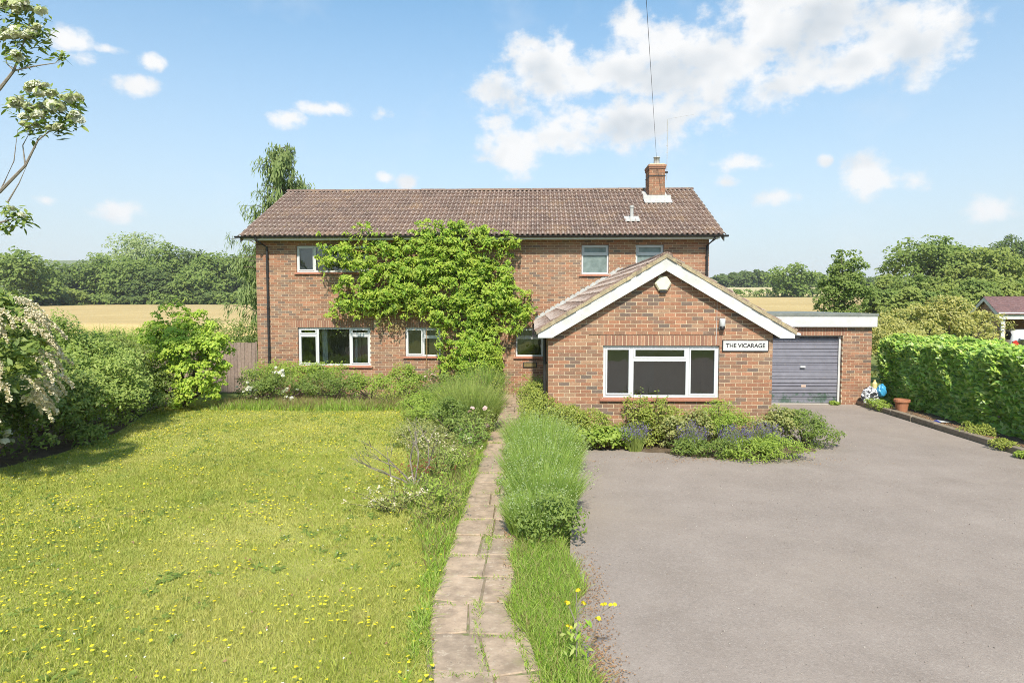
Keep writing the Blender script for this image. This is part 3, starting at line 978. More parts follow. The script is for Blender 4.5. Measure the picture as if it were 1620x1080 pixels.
# eaves: fascia, soffit, gutter, brackets, verge boards
mb = MB(); mb.box(WX0 - .22, WX1 + .22, EAVE_Y + .10, EAVE_Y + .125, 4.79, 4.895); hp(mb.build('fascia', MAT['cream_fascia']))
mb = MB(); mb.box(WX0 - .22, WX1 + .22, EAVE_Y + .127, HY - .012, 4.80, 4.815); hp(mb.build('soffit', MAT['cream_fascia']))
def gutter(pts, r, n=8):
    mb = MB(); b = 0
    P = [Vector(p) for p in pts]
    d = (P[-1] - P[0]).normalized(); s = Vector((d.y, -d.x, 0))
    for q in P:
        for rr in (r, r - .006):
            for k in range(n + 1):
                a = math.pi + math.pi * k / n
                mb.v.append(tuple(q + s * (rr * math.cos(a)) + Vector((0, 0, rr * math.sin(a)))))
    m = 2 * (n + 1)
    for i in range(len(P) - 1):
        for k in range(n):
            a = i * m + k; c = (i + 1) * m + k
            mb.f.append((a, a + 1, c + 1, c)); mb.f.append((c + n + 1, c + n + 2, a + n + 2, a + n + 1))
        mb.f.append((i * m, (i + 1) * m, (i + 1) * m + n + 1, i * m + n + 1)); mb.f.append((i * m + n, i * m + 2 * n + 1, (i + 1) * m + 2 * n + 1, (i + 1) * m + n))
    for e in (0, len(P) - 1):
        mb.f.append(tuple(e * m + k for k in range(n + 1)))
    return mb
hp(gutter([(RX0 - .10, EAVE_Y + .035, 4.905), (-2, EAVE_Y + .035, 4.90), (RX1 + .08, EAVE_Y + .035, 4.893)], .058).build('gutter', MAT['black_plastic']))
def downpipe(pts, r=.035, clips=()):
    mb = MB(); mb.tube(pts, r, 10)
    o = hp(mb.build('downpipe', MAT['black_plastic'], smooth=False))
    for c in clips:
        k = MB(); k.lathe([(.035, -.02), (.048, -.02), (.048, .02), (.035, .02)], c, 12); k.build('clip', MAT['black_plastic'], o)
    return o
downpipe([(-8.52, EAVE_Y + .035, 4.86), (-8.52, EAVE_Y + .035, 4.78), (-8.32, HY - .07, 4.60), (-8.32, HY - .06, .15)], clips=[(-8.32, HY - .06, z) for z in (4.3, 2.7, 1.2)])
downpipe([(5.40, EAVE_Y + .035, 4.86), (5.40, EAVE_Y + .035, 4.78), (5.27, HY - .07, 4.62), (5.27, HY - .06, .2)], clips=[(5.27, HY - .06, z) for z in (4.3, 3.0)])
downpipe([(WGX0 - .09, WGY + .42, 2.20), (WGX0 - .06, WGY + .42, 2.10), (WGX0 - .06, WGY + .42, .15)], clips=[(WGX0 - .06, WGY + .42, 1.6)])
for X, sx in ((RX0 + .01, 1), (RX1 - .035, 1)):
    mb = MB()
    z0 = EAVE_Z - .09
    mb.prism([(EAVE_Y + .13, z0 + .05), (RIDGE_Y, RIDGE_Z - .13), (2 * RIDGE_Y - EAVE_Y - .13, z0 + .05), (2 * RIDGE_Y - EAVE_Y - .13, z0 - .12), (RIDGE_Y, RIDGE_Z - .33), (EAVE_Y + .13, z0 - .12)], 'x', X, X + .025)
    hp(mb.build('bargeboard', MAT['white']))

# wing roof
WE = 2.60                                  # half span to the eaves
wang = math.atan(WSL)
WF, WBK = WGY - .17, HY - .01              # front verge, back
mb = MB()
zt = lambda dx: APZ - WSL * dx
mb.prism([(APX - WE + .05, zt(WE - .05) - .10), (APX, APZ - .10), (APX + WE - .05, zt(WE - .05) - .10), (APX + WE - .05, zt(WE - .05) - .14), (APX, APZ - .15), (APX - WE + .05, zt(WE - .05) - .14)], 'y', WF + .05, WBK)
wroof = hp(mb.build('wing_roof', MAT['bark']))
wl = math.hypot(WE, WE * WSL)
TG0 = TG
TG = wl / 8 - .002
nc = int(round((WBK - WF) / TW)); k = (WBK - WF) / nc / TW
e = Vector((0, 0, -.055))
ML = slope_matrix((APX - WE, WBK, zt(WE) - .055), (0, -1, 0), (math.cos(wang), 0, math.sin(wang))) @ Matrix.Diagonal((k, 1, 1, 1))
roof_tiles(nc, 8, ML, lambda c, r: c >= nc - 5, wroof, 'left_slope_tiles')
MR_ = slope_matrix((APX + WE, WF, zt(WE) - .055), (0, 1, 0), (-math.cos(wang), 0, math.sin(wang))) @ Matrix.Diagonal((k, 1, 1, 1))
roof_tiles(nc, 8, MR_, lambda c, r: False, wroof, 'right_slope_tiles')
TG = TG0
y = WF
while y < WBK - .1:
    o = new_obj('ridge_tile', RT, wroof); o.rotation_euler = (0, 0, R(90)); o.location = (APX, y, APZ - .055); y += .448
# mortared lichen-covered verge
for s in (-1, 1):
    mb = MB()
    nseg = 26
    for i in range(nseg):
        d0, d1 = WE * i / nseg, WE * (i + 1) / nseg
        h = random.uniform(-.010, .012)
        o0 = random.uniform(-.012, .012)
        pts = [(APX + s * d0, zt(d0) - .005 + h), (APX + s * d1, zt(d1) - .005 + h), (APX + s * d1, zt(d1) - .085), (APX + s * d0, zt(d0) - .085)]
        mb.prism(pts if s > 0 else pts[::-1], 'y', WF - .012 + o0, WF + .05)
    hp(mb.build('verge', MAT['tile_lichen']))
# bargeboards of the wing gable with boxed ends
for s in (-1, 1):
    X = lambda d: APX + s * d
    top = lambda d: zt(d) - .088
    bot = lambda d: zt(d) - .088 - .255
    zb = 2.155
    dcut = (APZ - .343 - zb) / WSL
    pts = [(X(0), top(0)), (X(WE - .03), top(WE - .03)), (X(WE - .03), zb), (X(dcut), zb), (X(0), bot(0))]
    mb = MB(); mb.prism(pts if s > 0 else pts[::-1], 'y', WF + .012, WF + .040)
    hp(mb.build('bargeboard', MAT['white']))
    mb = MB(); mb.prism([(X(WE - .03), zb + .004), (X(2.3), zb + .004), (X(2.3), zb + .02), (X(WE - .03), zb + .02)], 'y', WF + .041, WBK)
    hp(mb.build('soffit', MAT['white']))
    mb = MB()
    a, b = sorted((X(WE - .03), X(WE - .055)))
    mb.box(a, b, WF + .041, WBK, zb + .021, top(WE - .03) - .01); hp(mb.build('fascia', MAT['white']))
    # sloping soffit behind the board
    mb = MB(); mb.prism([(X(0), bot(0) + .13), (X(2.3), bot(2.3) + .13), (X(2.3), bot(2.3) + .12), (X(0), bot(0) + .12)], 'y', WF + .041, WGY - .006)
    hp(mb.build('soffit', MAT['white']))
    gx = X(WE + .035)
    hp(gutter([(gx, WF + .06, zt(WE) - .10), (gx, WBK, zt(WE) - .10)], .055).build('gutter', MAT['black_plastic']))
# stepped lead flashing where the wing roof meets the main wall
for s in (-1, 1):
    mb = MB(); nst = 17
    for i in range(nst):
        d1 = WE + .02 - (WE + .02) * i / nst; d0 = WE + .02 - (WE + .02) * (i + 1) / nst
        zlo1, zlo0 = zt(d1) - .02, zt(d0) - .02
        pts = [(APX + s * d1, zlo1), (APX + s * d1, zlo1 + .15), (APX + s * (d0 + .06), zlo0 + .13), (APX + s * d0, zlo0 + .10), (APX + s * d0, zlo0)]
        mb.prism(pts, 'y', HY - .016 - .001 * (i % 2), HY - .002)
        # skirt lying on the tiles
    hp(mb.build('flashing', MAT['lead']))
    mb = MB()
    mb.prism([(APX + s * (WE + .02), zt(WE + .02) + .012), (APX, APZ + .012), (APX, APZ + .034), (APX + s * (WE + .02), zt(WE + .02) + .034)], 'y', HY - .17, HY - .017)
    hp(mb.build('flashing', MAT['lead']))

# chimney, built of bricks, with corbel, flaunching and pot
CX0, CX1, CY0, CY1, CZ = 3.94, 4.48, 23.18, 23.95, 7.60
mb = MB(); mb.box(CX0 + .01, CX1 - .01, CY0 + .01, CY1 - .01, 6.0, CZ); chim = hp(mb.build('chimney', MAT['mortar']))
cb = courses(CX0, CX1, 6.2, CZ - .15, [], off=CX0)
side = courses(CY0 + .1, CY1, 6.2, CZ - .15, [], off=CY0 + .1)
for nm, bl, og, ud, iw in (('brickwork', cb, (0, CY0, 0), (1, 0, 0), (0, 1, 0)), ('brickwork', side, (CX0, 0, 0), (0, 1, 0), (1, 0, 0)), ('brickwork', side, (CX1, 0, 0), (0, 1, 0), (-1, 0, 0))):
    brick_mass(bl, og, ud, iw, nm, chim)
for i, (ex, z) in enumerate(((.02, CZ - .15), (.035, CZ - .075))):
    mb = MB(); mb.box(CX0 - ex, CX1 + ex, CY0 - ex, CY1 + ex, z + .004, z + .071); mb.build('corbel', MAT['soldier'], chim)
mb = MB(); mb.box(CX0 + .02, CX1 - .02, CY0 + .02, CY1 - .02, CZ, CZ + .035); mb.build('flaunching', MAT['mortar'], chim)
mb = MB(); mb.lathe([(.115, 0), (.105, .04), (.10, .25), (.112, .25), (.112, .28), (.085, .28), (.085, .05)], (4.24, 23.5, CZ + .03), 16); mb.build('chimney_pot', MAT['lead'], chim, smooth=True)
for (dx, dz) in ((-.012, -.35), (.0, -.36)):
    pass
mb = MB(); mb.box(CX0 - .012, CX0 - .002, CY0 - .008, CY1, CZ - .40, CZ - .375); mb.box(CX1 + .002, CX1 + .012, CY0 - .008, CY1, CZ - .40, CZ - .375); mb.box(CX0 - .012, CX1 + .012, CY0 - .016, CY0 - .007, CZ - .40, CZ - .375)
mb.build('strap', MAT['black_plastic'], chim)
# pale apron flashing on the tiles around it
rz = lambda y: EAVE_Z + (y - EAVE_Y) * RSL
mb = MB()
mb.prism([(CY0 - .34, rz(CY0 - .34) + .02), (CY0 - .004, rz(CY0) + .03), (CY0 - .004, rz(CY0) + .17), (CY0 - .03, rz(CY0) + .16), (CY0 - .06, rz(CY0 - .06) + .065), (CY0 - .34, rz(CY0 - .34) + .045)], 'x', CX0 - .20, CX1 + .20)
mb.build('flashing', MAT['lead'], chim)
for xa, xb in ((CX0 - .14, CX0 - .006), (CX1 + .006, CX1 + .14)):
    mb = MB(); mb.prism([(CY0, rz(CY0) + .02), (CY1, rz(CY1) + .02), (CY1, rz(CY1) + .06), (CY0, rz(CY0) + .06)], 'x', xa, xb); mb.build('flashing', MAT['lead'], chim)
# soil vent pipe through the roof
mb = MB(); vy = 21.35; vz = rz(vy)
mb.lathe([(.055, -.1), (.055, .36), (.066, .36), (.066, .43), (.045, .43)], (3.09, vy, vz), 12)
vp = hp(mb.build('vent_pipe', MAT['lead'], smooth=False))
mb = MB(); mb.prism([(vy - .22, rz(vy - .22) + .018), (vy + .16, rz(vy + .16) + .018), (vy + .16, rz(vy + .16) + .045), (vy - .22, rz(vy - .22) + .045)], 'x', 2.86, 3.32); mb.build('slate', MAT['lead'], vp)
mb = MB(); mb.lathe([(.12, -.02), (.075, .06), (.06, .10)], (3.09, vy, vz), 12); mb.build('collar', MAT['lead'], vp)

# ------------------------------------------------------------------ things on the walls
def alarm_box():
    t = thing('alarm_box', 'cream hexagonal burglar alarm box high under the wing gable', 'alarm box', (2.605, WGY, 3.25))
    mb = MB()
    hexa = lambda r, k: [(r * math.sin(R(60 * i + 30)) * 1.03, r * math.cos(R(60 * i + 30))) for i in range(6)]
    h0, h1, h2 = hexa(.165, 0), hexa(.165, 0), hexa(.135, 0)
    V = [(x, -.002, z) for x, z in h0] + [(x, -.05, z) for x, z in h1] + [(x, -.078, z) for x, z in h2]
    F = [(i, (i + 1) % 6, 6 + (i + 1) % 6, 6 + i) for i in range(6)] + [(6 + i, 6 + (i + 1) % 6, 12 + (i + 1) % 6, 12 + i) for i in range(6)] + [tuple(range(12, 18))]
    mb.add(V, F)
    mb.build('case', MAT['cream'], t)
    mb = MB(); mb.box(-.065, .065, -.07, -.002, -.185, -.146); mb.build('base_lamp', MAT['black_plastic'], t)
    return t
MAT['cream'] = surf('cream_plastic', [(.3, (.66, .60, .42)), (.7, (.74, .68, .52))], 9, .4, .5, bmp=.05, spots=[(12, .6, .75, (.5, .42, .25), .4)])
alarm_box()
t = thing('wall_lamp', 'white bulkhead lamp with dark sensor eye above the nameplate', 'lamp', (3.80, WGY, 2.42))
mb = MB(); mb.lathe([(.0, .13), (.05, .128), (.058, .10), (.058, -.02), (.05, -.03), (0, -.03)], (0, -.075, 0), 14); mb.build('cover', MAT['upvc'], t, smooth=True)
mb = MB(); mb.box(-.045, .045, -.03, -.002, -.09, .09); mb.build('back_plate', MAT['upvc'], t)
mb = MB(); mb.lathe([(0, -.031), (.05, -.031), (.048, -.085), (.025, -.105), (0, -.108)], (0, -.075, 0), 14); mb.build('sensor', MAT['black_plastic'], t, smooth=True)
mb = MB(); mb.tube([(3.705, WGY - .006, 3.05), (3.706, WGY - .006, 2.6), (3.70, WGY - .006, 2.02)], .005, 5)
tag(mb.build('cable', MAT['white']), 'thin pale cable running down the gable brickwork beside the lamp', 'cable')

t = thing('house_sign', 'white nameplate lettered THE VICARAGE on the front wing', 'sign', (4.285, WGY, 1.995))
mb = MB(); mb.box(-.465, .465, -.022, -.004, -.118, .118); mb.build('frame', MAT['black_plastic'], t)
mb = MB(); mb.box(-.447, .447, -.03, -.0225, -.1, .1); mb.build('board', MAT['white'], t)
cu = bpy.data.curves.new('lettering', 'FONT'); cu.body = 'THE VICARAGE'; cu.size = .115; cu.align_x = 'CENTER'; cu.align_y = 'CENTER'; cu.extrude = .0015; cu.offset = .0022
cu.space_character = 1.0
tmp_ = bpy.data.objects.new('lettering_curve', cu); COL.objects.link(tmp_)
bpy.context.view_layer.update()
lme = bpy.data.meshes.new_from_object(tmp_.evaluated_get(bpy.context.evaluated_depsgraph_get()))
bpy.data.objects.remove(tmp_)
lt = new_obj('lettering', lme, t, MAT['black_plastic']); lt.rotation_euler = (R(90), 0, 0); lt.location = (0, -.0318, 0)
t = thing('letter_plate', 'small brass plaque below the little window near the wing corner', 'plaque', (-.125, HY, .945))
MAT['brass'] = surf('brass', [(.3, (.26, .19, .08)), (.7, (.36, .27, .12))], 14, .45, .5, metal=.6)
mb = MB(); mb.box(-.215, .215, -.022, -.003, -.085, .085); mb.build('surround', MAT['black_plastic'], t)
mb = MB(); mb.box(-.19, .19, -.032, -.0225, -.06, .06); mb.build('plate', MAT['brass'], t)

# aerial mast and overhead wire at the chimney
t = thing('aerial', 'thin radio aerial rod strapped beside the chimney top', 'aerial', (4.56, 23.3, 7.1))
mb = MB(); mb.tube([(0, 0, 0), (0, 0, 2.05)], .011, 6); mb.build('mast', MAT['lead'], t)
mb = MB()
for z in (.9, 1.15, 1.4, 1.65, 1.9): mb.box(-.03, .03, -.004, .004, z, z + .012)
mb.build('element', MAT['lead'], t)
mb = MB(); mb.tube([(0, 0, 2.05), (.9, 0, 2.2)], .004, 5); mb.build('element', MAT['lead'], t)
mb = MB(); mb.box(-.08, .03, -.03, .03, .22, .28); mb.build('bracket', MAT['black_plastic'], t)
pts = []
A, B = Vector((4.2, CY0 - .01, 7.5)), Vector((-2.6, -11, 8.3))
for i in range(40):
    s = i / 39
    p = A.lerp(B, s); p.z -= .55 * 4 * s * (1 - s) - .62 * 4 * s * (1 - s)
    pts.append(p)
pts = [Vector((4.36, CY0 - .012, 6.55)), Vector((4.28, CY0 - .012, 7.1))] + pts
mb = MB(); mb.tube(pts, .0045, 5)
tag(mb.build('overhead_wire', MAT['black_plastic']), 'thin dark telephone wire rising from the chimney into the sky', 'wire')

# ------------------------------------------------------------------ garage
GY = 18.9
garage = thing('garage', 'flat-roofed brick garage with white fascia and grey slatted door', 'garage', (7.1, GY, 0))
def gp(o): return reparent(o, garage)
GX0, GX1, DX0, DX1, DZ = 4.86, 9.47, 6.50, 8.66, 1.95
gcore = gp(wall_core(GX0 + .006, GX1 - .006, GY + .0045, GY + .25, -.1, 2.24, [(DX0 - .006, DX1 + .006, -.1, DZ + .006)], 'front_wall', MAT['mortar'], None))
gs = (DX0 - .12, DX1 + .12, DZ, DZ + .225)
gb = courses(GX0, GX1, 0, 2.24, [(DX0, DX1, 0, DZ), gs], off=GX1)
right = [b for b in gb if b[0] > DX1 - .05]
for (a, b, z0, z1) in right:
    o = new_obj('brick', brick_mesh(), gcore); o.location = (a, GY + random.uniform(-.002, .0015), z0); o.scale = (b - a, 1, z1 - z0)
gp(brick_mass([b for b in gb if b not in set(right)], (0, GY, 0), (1, 0, 0), (0, 1, 0), 'front_brickwork', None))
for (a, b, z0, z1) in soldiers(gs[0], gs[1], DZ + .004):
    o = new_obj('soldier_brick', SOLD, gcore); o.location = (a, GY - .002 + random.uniform(-.003, .002), z0); o.scale = (b - a, 1, z1 - z0)
mb = MB(); mb.box(GX1 - .25, GX1 - .008, GY + .251, GY + 5.4, -.1, 2.24); gp(mb.build('side_wall', MAT['mortar']))
gp(brick_mass(courses(GY + .1, GY + 5.4, 0, 2.24, [], off=GY + .1), (GX1, 0, 0), (0, 1, 0), (-1, 0, 0), 'side_brickwork', None))
mb = MB(); mb.box(GX0, GX0 + .2, GY + .251, HY - .01, -.1, 2.24); mb.box(GX0, GX1 - .26, GY + 5.2, GY + 5.4, -.1, 2.24); gp(mb.build('back_wall', MAT['plaster_dark']))
mb = MB(); mb.box(GX0 - .0, GX1 + .07, GY - .13, GY - .10, 2.20, 2.50); gp(mb.build('fascia', MAT['white']))
mb = MB(); mb.box(GX1 + .04, GX1 + .07, GY - .099, GY + 5.4, 2.20, 2.50); gp(mb.build('fascia', MAT['white']))
MAT['felt'] = surf('roof_felt', [(.3, (.16, .17, .15)), (.7, (.24, .25, .22))], 6, .9, .2, 6, .4, 40)
mb = MB(); mb.box(GX0, GX1 + .09, GY - .15, GY + 5.45, 2.502, 2.575); gp(mb.build('roof', MAT['felt']))
mb = MB(); mb.box(GX0, GX1 + .03, GY - .099, GY + .24, 2.242, 2.26); gp(mb.build('soffit', MAT['white']))
# up-and-over door with horizontal slats
DYF = GY + .16
mb = MB(); mb.box(DX0 + .05, DX1 - .06, DYF + .02, DYF + .045, .02, DZ - .03); door = gp(mb.build('garage_door', MAT['black_plastic']))
MAT['door_grey'] = piece_mat('grey_door_paint', [(0, (.19, .185, .215)), (.5, (.22, .215, .245)), (1, (.18, .175, .20))], rough=.6, grain=5, gamt=.15, bmp=.15, spec=.3,
                             spots=[(9, .62, .7, (.30, .27, .25), .5)])
MAT['door_mossy'] = piece_mat('grey_door_paint_mossy', [(0, (.165, .165, .19)), (1, (.20, .195, .22))], rough=.65, grain=5, gamt=.2, bmp=.2, spots=[(6, .46, .58, (.055, .10, .065), .85)])
z = .02; i = 0
hs = [.10, .075, .115, .075, .12, .085, .12, .07, .115, .08, .12, .075, .12, .08, .115, .08, .12, .07, .12, .075]
while z < DZ - .04:
    h = min(hs[i % len(hs)], DZ - .032 - z)
    mb = MB()
    pr = random.uniform(0, .006)
    mb.prism([(DYF + .019, z + .002), (DYF - .004 - pr, z + .010), (DYF - .004 - pr, z + h - .012), (DYF + .019, z + h - .004)], 'x', DX0 + .052, DX1 - .062)
    mb.build('slat', MAT['door_mossy'] if z < .3 else MAT['door_grey'], door)
    z += h; i += 1
mb = MB(); mb.tube([(7.62, DYF - .006, 1.06), (7.62, DYF - .05, 1.06)], .018, 8); mb.box(7.55, 7.69, DYF - .062, DYF - .048, 1.035, 1.085); mb.build('handle', MAT['upvc'], door)
MAT['rust'] = surf('bare_patch', [(.3, (.45, .33, .26)), (.7, (.55, .42, .34))], 20, .9, .2)
mb = MB(); mb.box(7.60, 7.73, DYF - .016, DYF - .011, .475, .545); mb.build('plate', MAT['rust'], door)
mb = MB(); mb.box(DX1 - .058, DX1 - .004, DYF - .06, DYF + .05, .0, DZ - .004); mb.box(DX0 + .004, DX0 + .05, DYF - .06, DYF + .05, .0, DZ - .004); mb.box(DX0 + .05, DX1 - .058, DYF - .0595, DYF + .049, DZ - .03, DZ - .004)
gp(mb.build('door_frame', MAT['white']))
MAT['concrete'] = surf('concrete', [(.3, (.40, .36, .31)), (.7, (.52, .47, .40))], 8, .9, .2)
mb = MB(); mb.box(DX0 + .06, DX1 - .06, GY - .02, DYF + .1, -.02, .018); gp(mb.build('threshold', MAT['concrete']))
mb = MB(); mb.box(DX0, DX1, GY + .1, GY + 5, -.05, -.02); mb.build('floor', MAT['concrete'], None); gp(bpy.data.objects['floor'])
# small lamp at the wing eaves corner
t = thing('corner_lamp', 'small white floodlight under the wing eaves by the garage', 'lamp', (5.31, WGY + .1, 2.22))
mb = MB(); mb.lathe([(0, .035), (.05, .03), (.07, 0), (.055, -.03), (0, -.035)], (.06, 0, 0), 12); mb.build('head', MAT['upvc'], t, smooth=True)
mb = MB(); mb.box(-.05, .02, -.015, .015, -.012, .012); mb.build('bracket', MAT['upvc'], t)

# ------------------------------------------------------------------ fence beside the house
fence = thing('board_fence', 'weathered close-boarded wooden fence joining the house corner', 'fence', (-9.9, 20.7, 0))
fx = -13.2
while fx < -8.76:
    w = .115
    zt_ = 1.62 + random.uniform(-.02, .02)
    mb = MB(); mb.box(fx + .003 + 9.9, min(fx + w, -8.76) - .004 + 9.9, random.uniform(-.006, .004), .016, .04, zt_)
    mb.build('board', MAT['fence'], fence)
    fx += w
for x_ in (-13.2, -11.4, -9.75):
    mb = MB(); mb.box(x_ + 9.9 - .05, x_ + 9.9 + .05, .045, .14, 0, 1.7); mb.build('post', MAT['fence'], fence)
for z_ in (.4, 1.3):
    mb = MB(); mb.box(-13.2 + 9.9, -8.78 + 9.9, .017, .044, z_, z_ + .08); mb.build('rail', MAT['fence'], fence)

# ------------------------------------------------------------------ small things by the hedge
pot = thing('plant_pot', 'empty terracotta plant pot standing behind the kerb by the hedge', 'plant pot', (9.50, 17.35, .07))
MAT['terracotta'] = surf('terracotta', [(.3, (.36, .15, .075)), (.7, (.44, .20, .11))], 12, .85, .2, spots=[(9, .6, .75, (.5, .34, .24), .5)])
mb = MB(); mb.lathe([(.0, .002), (.125, .0), (.165, .24), (.185, .24), (.192, .25), (.192, .31), (.185, .318), (.168, .318), (.165, .25), (.12, .03), (0, .03)], n=22); mb.build('body', MAT['terracotta'], pot, smooth=False)
mb = MB(); mb.lathe([(0, .20), (.158, .19)], n=18); mb.build('compost', MAT['soil'], pot)

def crumpled(name, mat, parent, r, seed, sq=(1, 1, 1), loc=(0, 0, 0)):
    bm_rng = np.random.default_rng(seed)
    mb = MB(); n, mrow = 12, 8
    for i in range(mrow + 1):
        th = math.pi * i / mrow
        for k in range(n):
            ph = 2 * math.pi * k / n
            d = 1 + bm_rng.uniform(-.2, .2)
            mb.v.append((loc[0] + r * d * sq[0] * math.sin(th) * math.cos(ph), loc[1] + r * d * sq[1] * math.sin(th) * math.sin(ph), loc[2] + r * sq[2] * (1 + math.cos(th)) * (1 + (d - 1) * .5)))
    for i in range(mrow):
        for k in range(n):
            mb.f.append((i * n + k, i * n + (k + 1) % n, (i + 1) * n + (k + 1) % n, (i + 1) * n + k))
    return mb.build(name, mat, parent)
MAT['sack'] = surf('printed_sack', [(.44, (.04, .04, .045)), (.5, (.62, .62, .62)), (.56, (.75, .75, .74)), (.6, (.10, .10, .11))], 7, .4, .5, 3, .2)
MAT['blue_bag'] = surf('blue_plastic', [(.3, (.03, .26, .48)), (.7, (.08, .38, .60))], 8, .35, .5)
MAT['straw'] = surf('yellow_plastic', [(.3, (.62, .52, .18)), (.7, (.72, .62, .30))], 8, .5, .4)
t = thing('compost_sack', 'crumpled black and white compost sack slumped at the garage corner', 'sack', (9.30, 18.55, .02))
crumpled('body', MAT['sack'], t, .23, 3, (1.0, .8, 1.15))
t = thing('blue_bag', 'small bright blue plastic bag against the hedge by the garage', 'bag', (9.55, 18.45, .28))
crumpled('body', MAT['blue_bag'], t, .13, 5, (.9, .8, 1.35))
t = thing('watering_bottle', 'small yellow bottle top poking up behind the blue bag', 'bottle', (9.46, 18.66, .5))
mb = MB(); mb.lathe([(0, 0), (.06, 0), (.065, .13), (.03, .19), (.03, .23), (0, .235)], n=12); mb.build('body', MAT['straw'], t)
t = thing('crisp_packet', 'blue and white litter packet lying behind the kerb', 'litter', (9.42, 15.7, .075))
mb = MB(); mb.add([(-.14, -.10, .02), (.02, -.12, .03), (.04, .08, .05), (-.12, .11, .015)], [(0, 1, 2, 3)])
MAT['packet_blue'] = surf('packet_blue', [(.3, (.03, .04, .22)), (.7, (.06, .07, .34))], 9, .3, .5); mb.build('front', MAT['packet_blue'], t)
mb = MB(); mb.add([(.022, -.12, .03), (.26, -.10, .02), (.24, .10, .02), (.042, .08, .05)], [(0, 1, 2, 3)]); mb.build('back', MAT['white'], t)

# ------------------------------------------------------------------ neighbour's carport and car
nb = thing('carport', 'neighbour\'s small brick carport with white verge and reddish tiled roof beyond the hedge', 'carport', (23.35, 34.0, 0), rz=R(-17))
MAT['nb_tile'] = piece_mat('reddish_tile', [(0, (.17, .095, .09)), (.5, (.20, .115, .105)), (1, (.15, .09, .085))], grain=14, gamt=.25)
NW, NL, NE, NA = 4.2, 6.5, 2.35, 3.15       # gable width (depth), length, eaves, apex
nwin = (1.35, 2.0, 1.55, 2.12)
mb = MB()
mb.prism([(0, -.3), (NW, -.3), (NW, NE), (NW / 2, NA), (0, NE)], 'x', .0045, .2); mb.build('gable_wall', MAT['mortar'], nb)
def ntop(z):
    if z < NE: return (-99, 99)
    t = (NA - z) / (NA - NE) * NW / 2
    return (NW / 2 - t, NW / 2 + t)
bl = courses(0, NW, 0, NA - .05, [nwin], off=0, top=ntop)
bm = brick_mass([(a, b, c, d) for a, b, c, d in bl], (0, 0, 0), (0, 1, 0), (1, 0, 0), 'brickwork', nb)
mb = MB(); mb.box(.2, NL, NW - .2, NW, -.3, NE - .05); mb.build('back_wall', MAT['soldier'], nb)
mb = MB(); mb.box(-.012, .03, nwin[0], nwin[1], nwin[2], nwin[3]); w_ = mb.build('window', MAT['upvc'], nb)
mb = MB(); mb.box(-.02, -.013, nwin[0] + .08, nwin[1] - .08, nwin[2] + .08, nwin[3] - .08); mb.build('pane', MAT['frost'], w_)
sl_ = (NA - NE) / (NW / 2)
for s in (0, 1):
    f = lambda y: (y if s == 0 else NW - y)
    mb = MB(); pts = [(f(-.22), NE - .22 * sl_ + .03), (f(NW / 2), NA + .03), (f(NW / 2), NA - .17), (f(-.22), NE - .22 * sl_ - .17)]
    mb.prism(pts, 'x', -.16, -.13); mb.build('bargeboard', MAT['white'], nb)
    pl = math.hypot(NW / 2 + .25, (NW / 2 + .25) * sl_)
    mb = MB()
    nr = 8
    for r_ in range(nr):
        y0, y1 = -.25 + (NW / 2 + .25) * r_ / nr, -.25 + (NW / 2 + .25) * (r_ + 1) / nr + .05
        for c_ in range(22):
            x0 = -.18 + c_ * .31
            z0, z1 = NE + y0 * sl_ + .085, NE + y1 * sl_ + .055
            mb.poly([(x0, f(y0), z0), (x0 + .16, f(y0), z0 + .03), (x0 + .16, f(y1), z1 + .03), (x0, f(y1), z1)])
            mb.poly([(x0 + .16, f(y0), z0 + .03), (x0 + .31, f(y0), z0), (x0 + .31, f(y1), z1), (x0 + .16, f(y1), z1 + .03)])
            mb.poly([(x0, f(y0), z0 - .03), (x0 + .31, f(y0), z0 - .03), (x0 + .31, f(y0), z0), (x0 + .16, f(y0), z0 + .03), (x0, f(y0), z0)])
    o = mb.build('roof_tiles', MAT['nb_tile'], nb); o['kind'] = 'stuff'
mb = MB(); mb.box(-.12, NL, -.16, -.13, NE - .28, NE - .02); mb.build('fascia', MAT['white'], nb)
mb = MB(); mb.tube([(-.18, -.20, NE + .02), (NL, -.20, NE + .0)], .05, 8); mb.build('gutter', MAT['white'], nb)
mb = MB(); mb.box(.0, .14, -.06, .12, -.2, NE - .285); mb.build('post', MAT['white'], nb)
mb = MB(); mb.box(.15, NL, .1, NW - .21, NE - .12, NE - .09); mb.build('ceiling', MAT['plaster_dark'], nb)

# white hatchback, seen from behind under the carport
car = thing('hatchback_car', 'white hatchback parked tail outward under the neighbour\'s carport', 'car', (24.45, 33.3, 0), rz=R(-17))
MAT['car_white'] = surf('car_paint', [(.3, (.74, .74, .75)), (.7, (.78, .78, .79))], 2, .22, .6, bmp=0)
MAT['car_glass'] = surf('car_glass', [(.3, (.012, .014, .016)), (.7, (.02, .022, .024))], 2, .08, .7, bmp=0)
MAT['tail_red'] = surf('tail_lamp', [(.3, (.45, .03, .02)), (.7, (.55, .05, .03))], 9, .2, .6, bmp=0)
MAT['tyre'] = surf('tyre', [(.3, (.02, .02, .02)), (.7, (.03, .03, .03))], 9, .8, .3)
MAT['alloy'] = surf('alloy', [(.3, (.45, .45, .46)), (.7, (.55, .55, .56))], 9, .35, .5, metal=.8)
